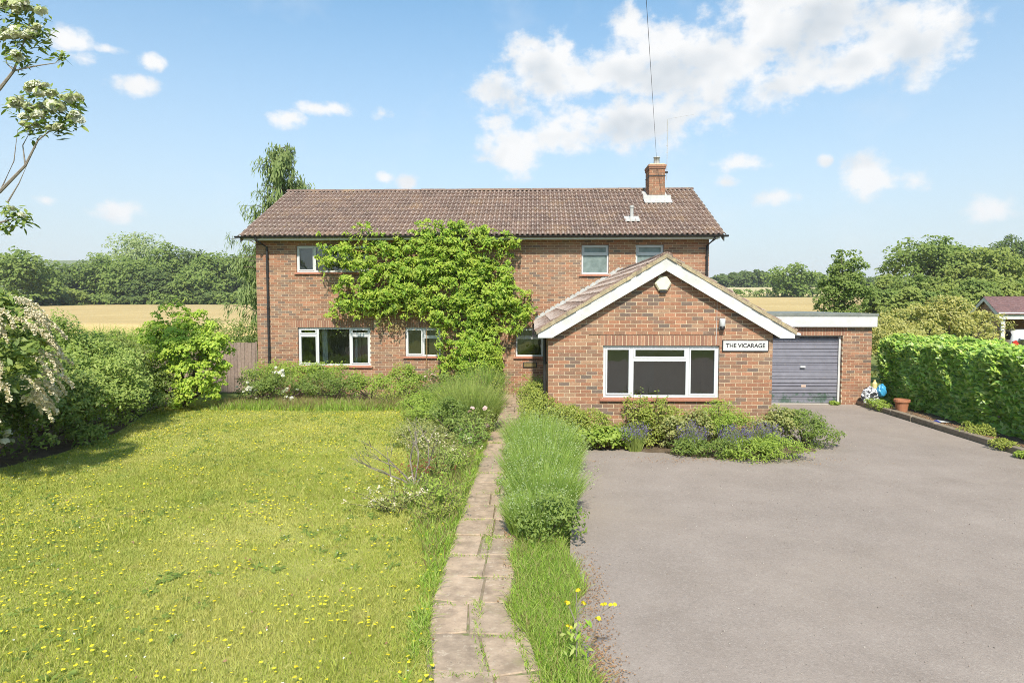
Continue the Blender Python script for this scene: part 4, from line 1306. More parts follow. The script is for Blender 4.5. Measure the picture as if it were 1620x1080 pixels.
# body lofted along its length: (y, half width low, half width belt, half width roof, z floor, z belt, z roof)
secs = [(-.02, .70, .74, .60, .36, .98, 1.06), (.06, .80, .83, .64, .26, 1.0, 1.28), (.32, .84, .86, .63, .22, 1.0, 1.50), (1.0, .85, .87, .64, .20, .98, 1.56),
        (1.8, .85, .87, .63, .20, .96, 1.54), (2.5, .85, .87, .58, .20, .95, 1.36), (2.95, .84, .86, .70, .20, .95, 1.02), (3.5, .80, .82, .66, .22, .86, .92), (3.85, .66, .70, .5, .3, .70, .74)]
mb = MB(); ns = 12
def ring(s):
    y, a, b, c, z0, z1, z2 = s
    half = [(0, z0), (a * .8, z0), (a, z0 + .12), (b, (z0 + z1) / 2 + .06), (b * .985, z1), (c + .04, z2 - .05), (c * .8, z2), (0, z2 + .015)]
    return [(x, y, z) for x, z in half] + [(-x, y, z) for x, z in half[-2:0:-1]]
rings = [ring(s) for s in secs]; n = len(rings[0])
for r_ in rings: mb.v += r_
for i in range(len(rings) - 1):
    for k in range(n):
        mb.f.append((i * n + k, i * n + (k + 1) % n, (i + 1) * n + (k + 1) % n, (i + 1) * n + k))
mb.f.append(tuple(range(n))); mb.f.append(tuple((len(rings) - 1) * n + k for k in range(n))[::-1])
mb.build('body', MAT['car_white'], car, smooth=True)
mb = MB(); mb.poly([(-.60, -.028, 1.04), (.60, -.028, 1.04), (.54, .10, 1.36), (-.54, .10, 1.36)][:]); 
mb = MB(); mb.prism([(-.62, 1.06), (.62, 1.06), (.54, 1.33), (-.54, 1.33)], 'y', -.05, -.03)
for i, v_ in enumerate(mb.v): mb.v[i] = (v_[0], v_[1] + max(0, v_[2] - 1.06) * .62 + .02, v_[2])
mb.build('rear_window', MAT['car_glass'], car)
for s in (-1, 1):
    mb = MB(); q = [(.35, 1.06), (2.55, 1.02), (2.1, 1.34), (1.6, 1.44), (.75, 1.42), (.42, 1.30)]
    V = []
    for (y_, z_) in q: V.append((s * (.862 - (z_ - 1.0) * .36), y_, z_))
    for (y_, z_) in q: V.append((s * (.845 - (z_ - 1.0) * .36 + .035), y_, z_))
    nq = len(q); mb.add(V, [tuple(range(nq, 2 * nq)), tuple(range(nq))[::-1]] + [(i, (i + 1) % nq, nq + (i + 1) % nq, nq + i) for i in range(nq)])
    mb.build('side_window', MAT['car_glass'], car)
    mb = MB(); mb.prism([(s * .52, .78), (s * .80, .74), (s * .84, .98), (s * .70, 1.04)], 'y', -.03, .14)
    mb.build('tail_light', MAT['tail_red'], car)
    for y_ in (.62, 3.1):
        def wheel_geo(prof, name, mat, par):
            wb_ = MB(); wb_.lathe(prof, n=18)
            wb_.v = [(s * (.70 + z_), y_ + x_, .30 + yy) for x_, yy, z_ in wb_.v]
            return wb_.build(name, mat, par)
        tw = wheel_geo([(.18, .0), (.29, .0), (.30, .03), (.30, .15), (.29, .18), (.19, .18)], 'wheel', MAT['tyre'], car)
        wheel_geo([(.19, .17), (.17, .14), (.06, .15), (0, .155)], 'rim', MAT['alloy'], tw)
mb = MB(); mb.box(-.26, .26, -.055, -.025, .58, .69); mb.build('number_plate', MAT['cream'], car)
mb = MB(); mb.box(-.70, .70, -.07, .05, .34, .46); mb.build('bumper', MAT['black_plastic'], car)

# ------------------------------------------------------------------ foliage helpers
def unit(a): return a / np.maximum(np.linalg.norm(a, axis=-1, keepdims=True), 1e-9)
def rdir(n, r=None):
    return unit((r or rng).normal(size=(n, 3)))
def leaf_mesh(name, P, N, size, aspect=.5, droop=.15, spread=.7, fold=.18, var=.35, D=None, helio=.75):
    """one leaf (4-vertex folded blade) at every point"""
    n = len(P)
    nn = unit(N * .7 + np.array(sdir) * helio + rdir(n) * spread)
    t = rdir(n) if D is None else unit(D + rdir(n) * .35)
    t = unit(t - (t * nn).sum(1, keepdims=True) * nn)
    t[:, 2] -= droop
    t = unit(t)
    s = np.cross(nn, t)
    sz = (size * (1 + rng.uniform(-var, var, n)))[:, None]
    w = sz * aspect * .5
    a = P - t * sz * .5
    b = P + t * sz * .5
    mid = P - t * sz * .05
    up = nn * w * fold * 2
    V = np.stack([a, mid + s * w + up, b, mid - s * w + up], 1).reshape(-1, 3)
    F = np.arange(4 * n).reshape(n, 4)
    return np_mesh(name, V, F)
def blade_mesh(name, B, H, W, lean, curve=.25):
    """upright grass-like blades: base points, heights, widths, lean vectors (xy)"""
    n = len(B)
    th = rng.uniform(0, 2 * np.pi, n)
    sx = np.stack([np.cos(th), np.sin(th), np.zeros(n)], 1) * (W / 2)[:, None]
    mid = B + np.concatenate([lean * .38, np.ones((n, 1)) * .58], 1) * H[:, None]
    tip = B + np.concatenate([lean, np.ones((n, 1)) * (1 - curve * np.linalg.norm(lean, axis=1, keepdims=True) ** 2 * .6)], 1) * H[:, None]
    V = np.stack([B - sx, B + sx, mid + sx * .8, mid - sx * .8, tip], 1).reshape(-1, 3)
    k = np.arange(n)[:, None] * 5
    return np_mesh(name, V, [k + np.array([[0, 1, 2, 3]]), k + np.array([[3, 2, 4]])])

def crown_points(blobs, n, ncl=60, cl=.30, up=.35, floor=None, low=.25, inner=.12, r=None):
    """leaf points on many small clumps over the surface of a few ellipsoids"""
    r = r or rng
    B = np.array(blobs, float)
    area = (B[:, 3] * B[:, 4] + B[:, 3] * B[:, 5] + B[:, 4] * B[:, 5])
    p = area / area.sum()
    which = r.choice(len(B), ncl, p=p)
    d = rdir(ncl, r)
    flip = (d[:, 2] < 0) & (r.random(ncl) > low)
    d[flip, 2] *= -1
    rad = r.uniform(.72, 1.04, ncl)[:, None]
    C = B[which, :3] + d * B[which, 3:] * rad
    cr = cl * B[which, 3:].mean(1) * r.uniform(.55, 1.35, ncl)
    wgt = cr ** 2; wgt /= wgt.sum()
    w = r.choice(ncl, n, p=wgt)
    e = rdir(n, r)
    e[:, 2] = np.where((e[:, 2] < -.2) & (r.random(n) < .6), -e[:, 2], e[:, 2])
    q = np.clip(1 - np.abs(r.normal(0, .28, n)), .1, 1)[:, None]
    P = C[w] + e * cr[w][:, None] * q * np.array([1.1, 1.1, .85])
    N = unit(e + d[w] * .8 + np.array([0, 0, up]))
    ni = int(n * inner)
    if ni:
        wi = r.choice(len(B), ni, p=p)
        P[:ni] = B[wi, :3] + rdir(ni, r) * B[wi, 3:] * r.uniform(.3, .8, ni)[:, None]
    if floor is not None:
        ok = P[:, 2] > floor
        P, N = P[ok], N[ok]
    return P, N, C

LEAF = {}
def lm(name, *cols, **kw):
    n = len(cols)
    LEAF[name] = leaf_mat(name, [(i / max(n - 1, 1), c) for i, c in enumerate(cols)], **kw)
lm('dark_shrub', (.125, .18, .035), (.19, .25, .05), (.28, .33, .075), (.13, .18, .04), patch=(1.2, .52, .72, (.33, .37, .10)))
lm('olive_shrub', (0.223, 0.305, 0.061), (0.324, 0.406, 0.091), (0.406, 0.467, 0.121), (0.181, 0.264, 0.061))
lm('yellow_maple', (0.321, 0.456, 0.048), (0.439, 0.574, 0.068), (0.557, 0.620, 0.101), (0.220, 0.355, 0.043))
lm('wisteria', (.20, .34, .03), (.31, .47, .045), (.42, .55, .065), (.10, .20, .02), (.52, .58, .09), (.15, .27, .025), patch=(2.3, .48, .64, (.50, .56, .08), .7))
lm('laurel', (.19, .36, .045), (.29, .47, .065), (.42, .58, .10), (.10, .20, .03), (.54, .62, .16), (.14, .26, .035), rough=.36, spec=.5, trans=.38)
lm('laurel_tip', (0.405, 0.620, 0.085), (0.557, 0.620, 0.119), (0.473, 0.620, 0.101), rough=.4, spec=.45)
lm('rose_green', (.13, .19, .038), (.20, .27, .052), (.28, .35, .075), (.10, .15, .03))
lm('box_yellow', (0.270, 0.321, 0.051), (0.389, 0.423, 0.076), (0.186, 0.236, 0.043), (0.506, 0.506, 0.119))
lm('fresh_green', (.22, .31, .045), (.31, .41, .06), (.40, .48, .085), (.16, .24, .035))
lm('variegated', (.33, .33, .09), (.42, .40, .14), (.20, .25, .06), (.50, .48, .22))
lm('cypress', (.19, .25, .085), (.25, .31, .11), (.32, .38, .15), (.15, .205, .07), rough=.75, spec=.15)
lm('far_green', (.135, .20, .05), (.20, .265, .068), (.27, .335, .095), rough=.8, spec=.1, patch=(.25, .52, .7, (.31, .355, .10), .5))
lm('far_dark', (.10, .145, .045), (.14, .19, .058), (.18, .225, .07), rough=.8, spec=.1)
lm('far_yellow', (.22, .27, .065), (.28, .33, .085), (.34, .38, .11), rough=.8, spec=.1)
lm('far_grey', (0.254, 0.309, 0.128), (0.326, 0.381, 0.162), (0.399, 0.452, 0.217), rough=.8, spec=.1)
lm('gold_shrub', (0.400, 0.362, 0.088), (0.500, 0.450, 0.125), (0.312, 0.312, 0.075), (0.575, 0.525, 0.213), (0.250, 0.263, 0.075))
lm('grass', (.34, .385, .065), (.41, .44, .08), (.50, .475, .115), (.28, .35, .055), (.58, .52, .18), rough=.7, spec=.2, trans=.35, patch=[(.45, .46, .66, (.60, .53, .18), .65), (.9, .56, .70, (.25, .34, .06), .6), (2.3, .60, .72, (.58, .47, .22), .6)])
lm('long_grass', (.23, .38, .045), (.32, .47, .06), (.41, .53, .09), (.50, .53, .18), (.17, .29, .035), rough=.65, spec=.2)
lm('long_leaf', (.16, .28, .05), (.24, .36, .07), (.32, .42, .10))
lm('dry_grass', (.36, .28, .13), (.44, .35, .18), (.28, .24, .09), (.33, .22, .12), rough=.8, spec=.1)
lm('lavender_stem', (.25, .37, .07), (.34, .46, .095), (.43, .53, .14), (.17, .27, .05), (.48, .54, .19), (.30, .42, .08), rough=.7, spec=.15)
lm('lavender_tip', (.40, .47, .22), (.34, .42, .18), (.45, .49, .28), rough=.8, spec=.1)
lm('rosemary', (.27, .34, .075), (.36, .42, .11), (.43, .48, .15), (.18, .25, .055), rough=.7, spec=.15)
lm('lavender_flower', (.16, .13, .27), (.21, .17, .34), (.14, .12, .22), rough=.8, spec=.1)
lm('petal_white', (.72, .70, .60), (.80, .78, .70), (.66, .64, .50), rough=.7, spec=.2, trans=.3)
lm('petal_cream', (.66, .56, .39), (.74, .66, .49), (.58, .47, .32), rough=.8, spec=.1, trans=.25)
lm('petal_pink', (.72, .50, .48), (.78, .60, .58), rough=.7, spec=.2)
lm('petal_yellow', (.72, .60, .03), (.80, .68, .05), (.66, .50, .02), rough=.7, spec=.2, trans=.2)
lm('litter_leaf', (.30, .17, .09), (.22, .12, .065), (.38, .24, .13), (.17, .10, .06), rough=.8, spec=.1, trans=.1)
lm('red_leaf', (.20, .05, .03), (.28, .08, .04), (.15, .06, .03))
lm('glossy_dark', (.11, .17, .035), (.17, .24, .05), (.25, .31, .07), (.32, .36, .09), rough=.5, spec=.25, trans=.35)

def limbs(mb, base, tops, r0, bend=.25, n=6, sub=5):
    base = Vector(base)
    for t in tops:
        t = Vector(t)
        d = t - base
        off = Vector((random.uniform(-1, 1), random.uniform(-1, 1), 0)) * d.length * bend * .4
        pts = []
        for i in range(sub + 1):
            s = i / sub
            pts.append(base + d * s + off * math.sin(math.pi * s) + Vector((0, 0, d.length * .08 * math.sin(math.pi * s))))
        mb.tube(pts, [r0 * (1 - .8 * i / sub) for i in range(sub + 1)], n)

def plant(name, label, cat, base, blobs, n, leaf, mat, aspect=.5, ncl=60, cl=.30, group=None, stem=True, stem_r=.03, barkm='bark', floor=.01, part='foliage', low=.25, droop=.15, spread=.7, inner=.12, stem_part='stem', up=.35, abs_=True, nlimb=7):
    """thing with leaves and stems; blobs in world coordinates"""
    t = thing(name, label, cat, base, group)
    bz = Vector(base)
    P, N, C = crown_points(blobs, n, ncl, cl, up=up, floor=base[2] + floor, low=low, inner=inner)
    me = leaf_mesh(part, P - np.array(base), N, leaf, aspect, droop, spread)
    new_obj(part, me, t, LEAF[mat])
    if stem:
        mb = MB()
        idx = rng.choice(len(C), min(nlimb, len(C)), replace=False)
        limbs(mb, (0, 0, -.02), [Vector(C[i]) - bz for i in idx], stem_r)
        mb.build(stem_part, MAT[barkm], t)
    return t

def tree(name, label, base, h, blobs, n, leaf, mat, group=None, tr=.18, ncl=90, cl=.30, aspect=.6, fork=.35, cat='tree', low=.35, barkm='bark', droop=.1, inner=.1):
    """blobs relative to the base"""
    t = thing(name, label, cat, base, group)
    P, N, C = crown_points(blobs, n, ncl, cl, floor=.1, low=low, inner=inner)
    new_obj('crown', leaf_mesh('crown', P, N, leaf, aspect, droop), t, LEAF[mat])
    mb = MB()
    f = Vector((0, 0, h * fork))
    mb.tube([(0, 0, -.3), (.02, 0, h * fork * .5), f], [tr, tr * .8, tr * .65], 8)
    idx = rng.choice(len(C), min(9, len(C)), replace=False)
    limbs(mb, f - Vector((0, 0, .1)), [Vector(C[i]) for i in idx], tr * .5)
    mb.build('trunk', MAT[barkm], t)
    return t

def leggy(name, label, cat, base, h, r, ns, per, leaf, mat, aspect=.45, group=None, lean=.5, stem_r=.006, barkm='bark', tipmat=None):
    """loose plant: arching stems with leaves set along them"""
    t = thing(name, label, cat, base, group)
    mb = MB(); P_, N_ = [], []
    tips = []
    for i in range(ns):
        a = random.uniform(0, 6.283); q = math.sqrt(random.random())
        b0 = Vector((math.cos(a) * q * r * .35, math.sin(a) * q * r * .35, 0))
        hh = h * random.uniform(.5, 1.12); dv = Vector((math.cos(a), math.sin(a), 0)) * r * (q + .15) * random.uniform(.6, 1.3)
        pts = [b0 + dv * (s ** 1.6) + Vector((random.gauss(0, .015), random.gauss(0, .015), hh * (s - .18 * lean * s * s * 2 * q))) for s in (0, .35, .7, 1)]
        mb.tube(pts, [stem_r, stem_r * .8, stem_r * .55, stem_r * .3], 4)
        tips.append(pts[-1])
        for k in range(per):
            s = random.uniform(.12, 1.0) ** .8 * 3; j = min(int(s), 2); f = s - j
            p = pts[j].lerp(pts[j + 1], f)
            o = Vector((random.gauss(0, 1), random.gauss(0, 1), random.gauss(0, .5))) * leaf * .75
            P_.append(tuple(p + o)); N_.append((o.x * 4, o.y * 4, .6))
    mb.build('stems', MAT[barkm], t)
    P_ = np.array(P_); P_[:, 2] = np.maximum(P_[:, 2], .01)
    new_obj('foliage', leaf_mesh('foliage', P_, unit(np.array(N_)), leaf, aspect, .25, .7), t, LEAF[mat])
    if tipmat:
        T_ = np.repeat(np.array([tuple(v) for v in tips]), 7, 0); T_ = T_ + rng.normal(0, .022, T_.shape)
        fh = new_obj('flower_heads', leaf_mesh('flower_heads', T_, rdir(len(T_)) + np.array([0, 0, 1.]), .028, .8), t, LEAF[tipmat])
        fh['kind'] = 'stuff'
    return t

def blossom_mesh(name, r, mat, n=14):
    """ruffled flower head: petals on a small dome"""
    d = rdir(n); d[:, 2] = np.abs(d[:, 2]) * .8
    d[:, 1] -= .25
    d = unit(d)
    P = d * r * .55
    me = leaf_mesh(name, P, d, r * 1.05, .9, 0, .35, .25, .2)
    me.materials.append(LEAF[mat])
    return me

# ------------------------------------------------------------------ far trees
def far_x(px, Y): return (px - 845) / 1050 * Y
def far_z(py, Y): return 2.85 + (480 - py) / 1050 * Y
def far_tree(px, top, wpx, Y, mat, label, leaf=.75, n=4600, group=None, name='field_tree', ncl=110, cl=.36, squash=1.0):
    X = far_x(px, Y); g0 = float(ground_z(X, Y)); h = far_z(top, Y) - g0; w = wpx / 1050 * Y / 2
    bl = [(0, 0, h * .52, w, w * .9, h * .46 * squash)]
    r_ = random.Random(int(px * 7 + top))
    for i in range(5):
        a = r_.uniform(0, 6.28); q = r_.uniform(.35, .65)
        bl.append((math.cos(a) * w * .6, math.sin(a) * w * .5, h * r_.uniform(.3, .72), w * q, w * q, h * .24))
    bl.append((r_.uniform(-.2, .2) * w, 0, h * .8, w * .45, w * .45, h * .2))
    bl.append((0, -w * .3, h * .16, w * .85, w * .6, h * .17))
    return tree(name, label, (X, Y, g0), h, bl, n, leaf, mat, group, tr=h * .022, ncl=ncl, cl=cl, low=.6, inner=.3)
GL = 'trees beyond the wheat field at left'
LT = [(18, 390, 100, 128, 'far_green', 'broad leafy tree at the left edge of the wheat field'),
      (75, 425, 70, 158, 'far_dark', 'low dark tree next right of the broad edge tree'),
      (118, 414, 80, 162, 'far_dark', 'dark rounded tree left of the grey willow'),
      (160, 402, 80, 158, 'far_green', 'mid-green tree just left of the grey willow crown'),
      (205, 366, 98, 172, 'far_grey', 'tall grey-green willow rising above the field trees'),
      (250, 392, 74, 156, 'far_green', 'bushy green tree just right of the grey willow'),
      (196, 412, 76, 150, 'far_green', 'lighter green tree standing in front of the grey willow'),
      (290, 397, 80, 160, 'far_dark', 'dark bushy tree midway along the field edge'),
      (330, 402, 80, 155, 'far_green', 'rounded green tree right of the midway dark tree'),
      (368, 405, 76, 162, 'far_dark', 'dark tree just left of the drooping cypress'),
      (400, 402, 70, 165, 'far_green', 'field tree mostly hidden behind the drooping cypress'),
      (232, 432, 70, 148, 'far_dark', 'low dark tree at the far wheat edge'),
      (305, 430, 76, 147, 'far_green', 'low spreading tree at the far wheat edge')]
for a in LT: far_tree(*a, group=GL)
GB = 'field edge bushes at left'
for (px, top, w, Y, mt, lb) in [(104, 460, 58, 140, 'far_yellow', 'pale flowering bush at the left end of the wheat'), (150, 466, 50, 142, 'far_green', 'small green bush beside the pale flowering bush'),
                                (196, 464, 60, 144, 'far_dark', 'dark low bush along the wheat edge'), (255, 462, 70, 145, 'far_green', 'green low bush midway along the wheat edge'),
                                (320, 462, 70, 145, 'far_dark', 'dark low bush at the right end of the wheat edge'), (55, 455, 70, 136, 'far_dark', 'dark bush below the broad edge tree'), (375, 460, 70, 144, 'far_green', 'green bush by the wheat edge behind the cypress')]:
    far_tree(px, top, w, Y, mt, lb, n=1600, group=GB, name='field_bush', ncl=36)
GR = 'far trees beyond the barley'
for (px, top, w, mt, lb) in [(1138, 436, 34, 'far_dark', 'small dark far tree beside the house corner above the barley'), (1168, 431, 44, 'far_dark', 'dark rounded far tree left of the leaning field tree'),
                             (1192, 428, 40, 'far_dark', 'tallest dark far tree left of the leaning field tree'), (1216, 433, 36, 'far_green', 'green far tree close left of the leaning field tree'),
                             (1276, 431, 40, 'far_green', 'green far tree right of the leaning field tree'), (1300, 440, 36, 'far_dark', 'low far tree left of the slim garage tree'), (1350, 438, 40, 'far_dark', 'far tree just right of the slim garage tree'), (1385, 440, 40, 'far_green', 'far tree at the right end of the barley')]:
    far_tree(px, top, w, 262, mt, lb, leaf=1.0, n=2000, group=GR, ncl=36)
far_tree(1246, 421, 66, 163, 'far_green', 'spreading light green tree standing in the field hedge', n=2600)
# field hedge between the two fields
t = thing('field_hedge', 'low green hedge dividing the wheat from the barley field', 'hedge', (60, 164, float(ground_z(60, 164))))
hx = np.linspace(20, 80, 40)
bl = [(x - 60, random.uniform(-1, 1), float(ground_z(x, 164)) - float(ground_z(60, 164)) + .7, 1.6, 1.4, random.uniform(1.0, 1.5)) for x in hx]
P, N, C = crown_points(bl, 6000, 200, .4, floor=-6)
new_obj('foliage', leaf_mesh('foliage', P, N, .5, .6), t, LEAF['far_green'])
# right-hand mass
GM = 'tree mass above the neighbour carport'
for a in [(1455, 376, 120, 86, 'far_green', 'large spreading tree above the yellow shrubs at right'), (1582, 378, 84, 112, 'far_dark', 'dark rounded tree at the far right skyline'),
          (1540, 402, 110, 82, 'far_yellow', 'pale green spreading tree right of the large tree'), (1625, 410, 60, 108, 'far_dark', 'dark tree cut off by the right frame edge'),
          (1500, 392, 80, 90, 'far_green', 'mid-green tree between the large tree and the pale one')]:
    far_tree(*a, leaf=.46, n=8000, group=GM, ncl=130, cl=.30)
GS = 'bushes in front of the right-hand trees'
for (px, top, w, Y, mt, lb) in [(1395, 438, 60, 72, 'far_yellow', 'olive bush at the left foot of the large tree'), (1432, 432, 66, 68, 'far_green', 'green bush below the large tree'), (1478, 440, 70, 66, 'far_yellow', 'yellow-green bush below the large tree\'s right side'),
                                (1525, 446, 66, 62, 'far_green', 'green bush above the carport ridge\'s left'), (1570, 444, 70, 64, 'far_yellow', 'yellow-green bush above the carport ridge'), (1612, 440, 70, 66, 'far_green', 'green bush above the carport at the frame edge'),
                                (1372, 452, 50, 60, 'far_green', 'bush at the right foot of the slim garage tree'), (1420, 462, 60, 52, 'far_yellow', 'low bush behind the yellow garden shrub\'s left'), (1470, 462, 70, 52, 'far_green', 'low green bush behind the yellow garden shrub'), (1520, 466, 60, 50, 'far_yellow', 'low bush behind the yellow garden shrub\'s right')]:
    far_tree(px, top, w, Y, mt, lb, leaf=.32, n=4000, group=GS, name='bush', ncl=70)
# slim tree behind the garage
g0 = float(ground_z(18.2, 40))
tree('slim_tree', 'slim upright green tree standing behind the garage roof', (18.2, 40, g0), 6.2,
     [(0, 0, 3.2, 1.2, 1.1, 1.6), (.3, 0, 4.6, .95, .9, .9), (-.2, 0, 5.3, .45, .4, .45), (.6, 0, 5.6, .45, .4, .42), (.9, 0, 3.0, .8, .8, .8), (-.8, 0, 2.3, .9, .8, .8), (.1, 0, 1.4, 1.3, 1.1, .9)],
     9000, .17, 'far_green', tr=.12, ncl=130, cl=.33)
for (x, y, z, r_, n_, mt, lb, grp) in [(9.3, 26.5, 2.0, .95, 1600, 'fresh_green', 'leafy climber tops showing over the garage roof', None), (11.9, 27, 2.05, .8, 1300, 'olive_shrub', 'small bush peeping over the garage roof left of the slim tree', None),
                                       (14.6, 31, 1.9, 1.2, 2200, 'gold_shrub', 'tawny shrub at the garage roof\'s right end', None)]:
    plant('garden_bush', lb, 'bush', (x, y, 0), [(x, y, z * .5, r_, r_, z * .5), (x + .4, y, z * .8, r_ * .7, r_ * .7, z * .32), (x - .5, y, z * .7, r_ * .6, r_ * .6, z * .4)], n_, .13, mt, ncl=60, cl=.35)
plant('golden_shrub', 'big pale yellow-leaved shrub behind the laurel hedge', 'shrub', (16.6, 28, 0),
      [(15.5, 28, 1.4, 1.2, 1.0, 1.3), (16.8, 28, 1.6, 1.3, 1.0, 1.45), (18.1, 28.3, 1.4, 1.1, .9, 1.3), (17.2, 28, 2.3, .8, .7, .8), (15.0, 28, .9, 1.0, .9, .9), (19.0, 28.3, 1.5, .9, .8, 1.0)], 9000, .125, 'gold_shrub', ncl=160, cl=.24, stem_r=.05)
plant('golden_shrub', 'smaller yellow-flecked shrub between the hedge and the garage roof', 'shrub', (12.9, 24, 0), [(12.9, 24, 1.1, 1.0, .9, 1.1), (12.3, 24, 1.5, .7, .7, .8), (13.6, 24, 1.3, .8, .7, .9)], 4000, .11, 'gold_shrub', ncl=90, cl=.26)

# drooping cypress behind the house
cy = thing('cypress_tree', 'tall drooping cypress rising behind the left end of the roof', 'tree', (-12.0, 31, 0))
Pp = []; Dd = []
mb = MB(); mb.tube([(0, 0, -.2), (.1, 0, 5), (.25, 0, 10.1)], [.28, .16, .02], 8); mb.build('trunk', MAT['bark'], cy)
lb_ = MB()
for i in range(110):
    z = 1.0 + 9.2 * (i / 110) ** .8
    rad = 2.5 * (1 - (z / 10.6) ** 1.6) ** .8 * random.uniform(.45, 1.2) + .2
    a = random.uniform(0, 6.283)
    tip = Vector((math.cos(a) * rad + .02 * z, math.sin(a) * rad, z + rad * random.uniform(.1, .4)))
    base_ = Vector((.02 * z, 0, z - .1))
    lb_.tube([base_, base_.lerp(tip, .6) + Vector((0, 0, .12 * rad)), tip], [.03, .018, .006], 4)
    k = int(12 + rad * 22)
    s = rng.uniform(.25, 1.05, k)[:, None]
    p0 = np.array(base_) + (np.array(tip) - np.array(base_)) * s + rng.normal(0, .09, (k, 3))
    L_ = rng.uniform(.15, .75, k)
    for q in range(3):
        pp = p0.copy(); pp[:, 2] -= L_ * q / 2 * .8
        pp[:, :2] += rng.normal(0, .04, (k, 2))
        Pp.append(pp)
Pp = np.concatenate(Pp); D_ = np.tile([0, 0, -1.0], (len(Pp), 1))
new_obj('crown', leaf_mesh('crown', Pp, unit(np.stack([Pp[:, 0], Pp[:, 1], np.zeros(len(Pp))], 1) + rdir(len(Pp)) * .5), .30, .20, .1, .5, .1, .4, D_), cy, LEAF['cypress'])
lb_.build('branches', MAT['bark'], cy)
plant('conifer_bush', 'dark conifer bush filling the gap behind the board fence', 'bush', (-11.3, 24.5, 0), [(-11.3, 24.5, 1.1, 1.2, 1.0, 1.2), (-12.3, 24.5, .9, 1.0, 1.0, 1.0), (-10.2, 24.8, .9, .9, .9, 1.2), (-10.2, 24.8, 1.6, .6, .6, .8)], 6000, .12, 'dark_shrub', aspect=.35, ncl=120)

# ------------------------------------------------------------------ left border
plant('rhododendron', 'dark glossy shrub at the near end of the left border', 'shrub', (-9.9, 11.2, 0), [(-9.6, 11.2, .7, .95, .95, .85), (-9.9, 10.3, .7, 1.1, .9, .85), (-10.4, 11.5, 1.15, 1.1, 1.0, .85), (-9.3, 11.5, .35, .6, .7, .4)], 14000, .095, 'glossy_dark', .42, ncl=130, cl=.30, stem_r=.04)
plant('rhododendron', 'rounded dark shrub next behind the nearest border shrub', 'shrub', (-9.95, 12.7, 0), [(-9.6, 12.7, .72, .95, .9, .88), (-10.3, 12.9, 1.15, 1.0, .95, .85), (-9.3, 13.2, .4, .6, .6, .45)], 13000, .09, 'glossy_dark', .42, ncl=130, cl=.28, stem_r=.04)
plant('rhododendron', 'dark shrub with lighter tips in the middle of the left border', 'shrub', (-10.0, 14.3, 0), [(-9.7, 14.2, .75, 1.0, .95, .95), (-10.2, 14.9, 1.05, 1.05, 1.0, .95), (-9.7, 15.2, .5, .75, .75, .6)], 13000, .085, 'olive_shrub', .45, ncl=140, cl=.27, stem_r=.04)
plant('border_shrub', 'dark green shrub against the foot of the yellow-green maple', 'shrub', (-10.5, 16.4, 0), [(-10.2, 16.3, .8, .95, .9, .95), (-10.9, 16.8, 1.1, .9, .9, .9), (-9.9, 16.1, .4, .7, .7, .5)], 9500, .08, 'dark_shrub', .45, ncl=110, cl=.28)
plant('olive_shrub', 'tall olive-green shrub standing above the border shrubs', 'shrub', (-11.2, 15.0, 0), [(-11.1, 15.0, 1.5, .95, .9, .9), (-11.4, 15.2, 2.15, .6, .6, .55), (-10.9, 14.6, 1.0, .9, .8, .9), (-11.0, 15.1, 1.9, .4, .4, .6)], 7500, .08, 'olive_shrub', .45, ncl=130, cl=.26)
plant('olive_shrub', 'leafy olive shrub rising behind the cream-plumed bush', 'shrub', (-11.4, 13.0, 0), [(-11.3, 13.0, 1.5, 1.1, 1.0, 1.1), (-11.8, 12.6, 2.2, .8, .8, .7), (-11.6, 13.4, 2.0, .6, .6, .6), (-12.2, 12.0, 1.6, 1.0, 1.0, 1.3)], 8000, .085, 'fresh_green', .45, ncl=130, cl=.27)
plant('overgrown_hedge', 'overgrown hedge along the field behind the left border', 'hedge', (-13.0, 20.5, 0),
      [(x, 20.6 + random.uniform(-.3, .3), .8, .9, .8, random.uniform(.95, 1.25)) for x in np.arange(-22, -10.5, .85)], 13000, .09, 'olive_shrub', .4, ncl=260, cl=.32)
nb_ = 5000
bx_ = rng.uniform(-20, -10, nb_); by_ = rng.uniform(20.2, 21.4, nb_)
me = blade_mesh('hedge_grass', np.stack([bx_, by_, rng.uniform(1.2, 1.75, nb_)], 1), rng.uniform(.25, .6, nb_), rng.uniform(.008, .016, nb_), rng.normal(0, .35, (nb_, 2)))
tag(new_obj('hedge_grass', me, None, LEAF['long_grass']), 'long seeding grass growing through the overgrown hedge', 'grass', kind='stuff')
plant('maple_tree', 'bright yellow-green bushy maple at the back corner of the lawn', 'tree', (-9.70, 17.8, 0),
      [(-9.65, 17.6, 1.75, .95, .8, .75), (-8.80, 17.6, 1.55, .75, .7, .6), (-10.30, 17.6, 1.15, .75, .7, .65), (-9.10, 17.4, .95, .85, .7, .55), (-9.80, 17.7, 2.45, .55, .5, .4), (-9.20, 17.6, 2.2, .6, .5, .45), (-10.20, 17.4, .6, .55, .5, .4), (-8.65, 17.4, .55, .45, .4, .3), (-10.20, 17.7, 2.2, .35, .35, .3), (-9.50, 17.6, 2.85, .22, .22, .25), (-9.70, 17.3, .55, .9, .6, .5), (-9.00, 17.2, .45, .6, .5, .4), (-10.50, 17.3, .8, .5, .5, .5), (-9.30, 17.5, 1.4, 1.0, .7, .7)],
      17500, .085, 'yellow_maple', .6, ncl=260, cl=.22, stem_r=.05, part='crown', stem_part='trunk', low=.5, nlimb=12, inner=.05)
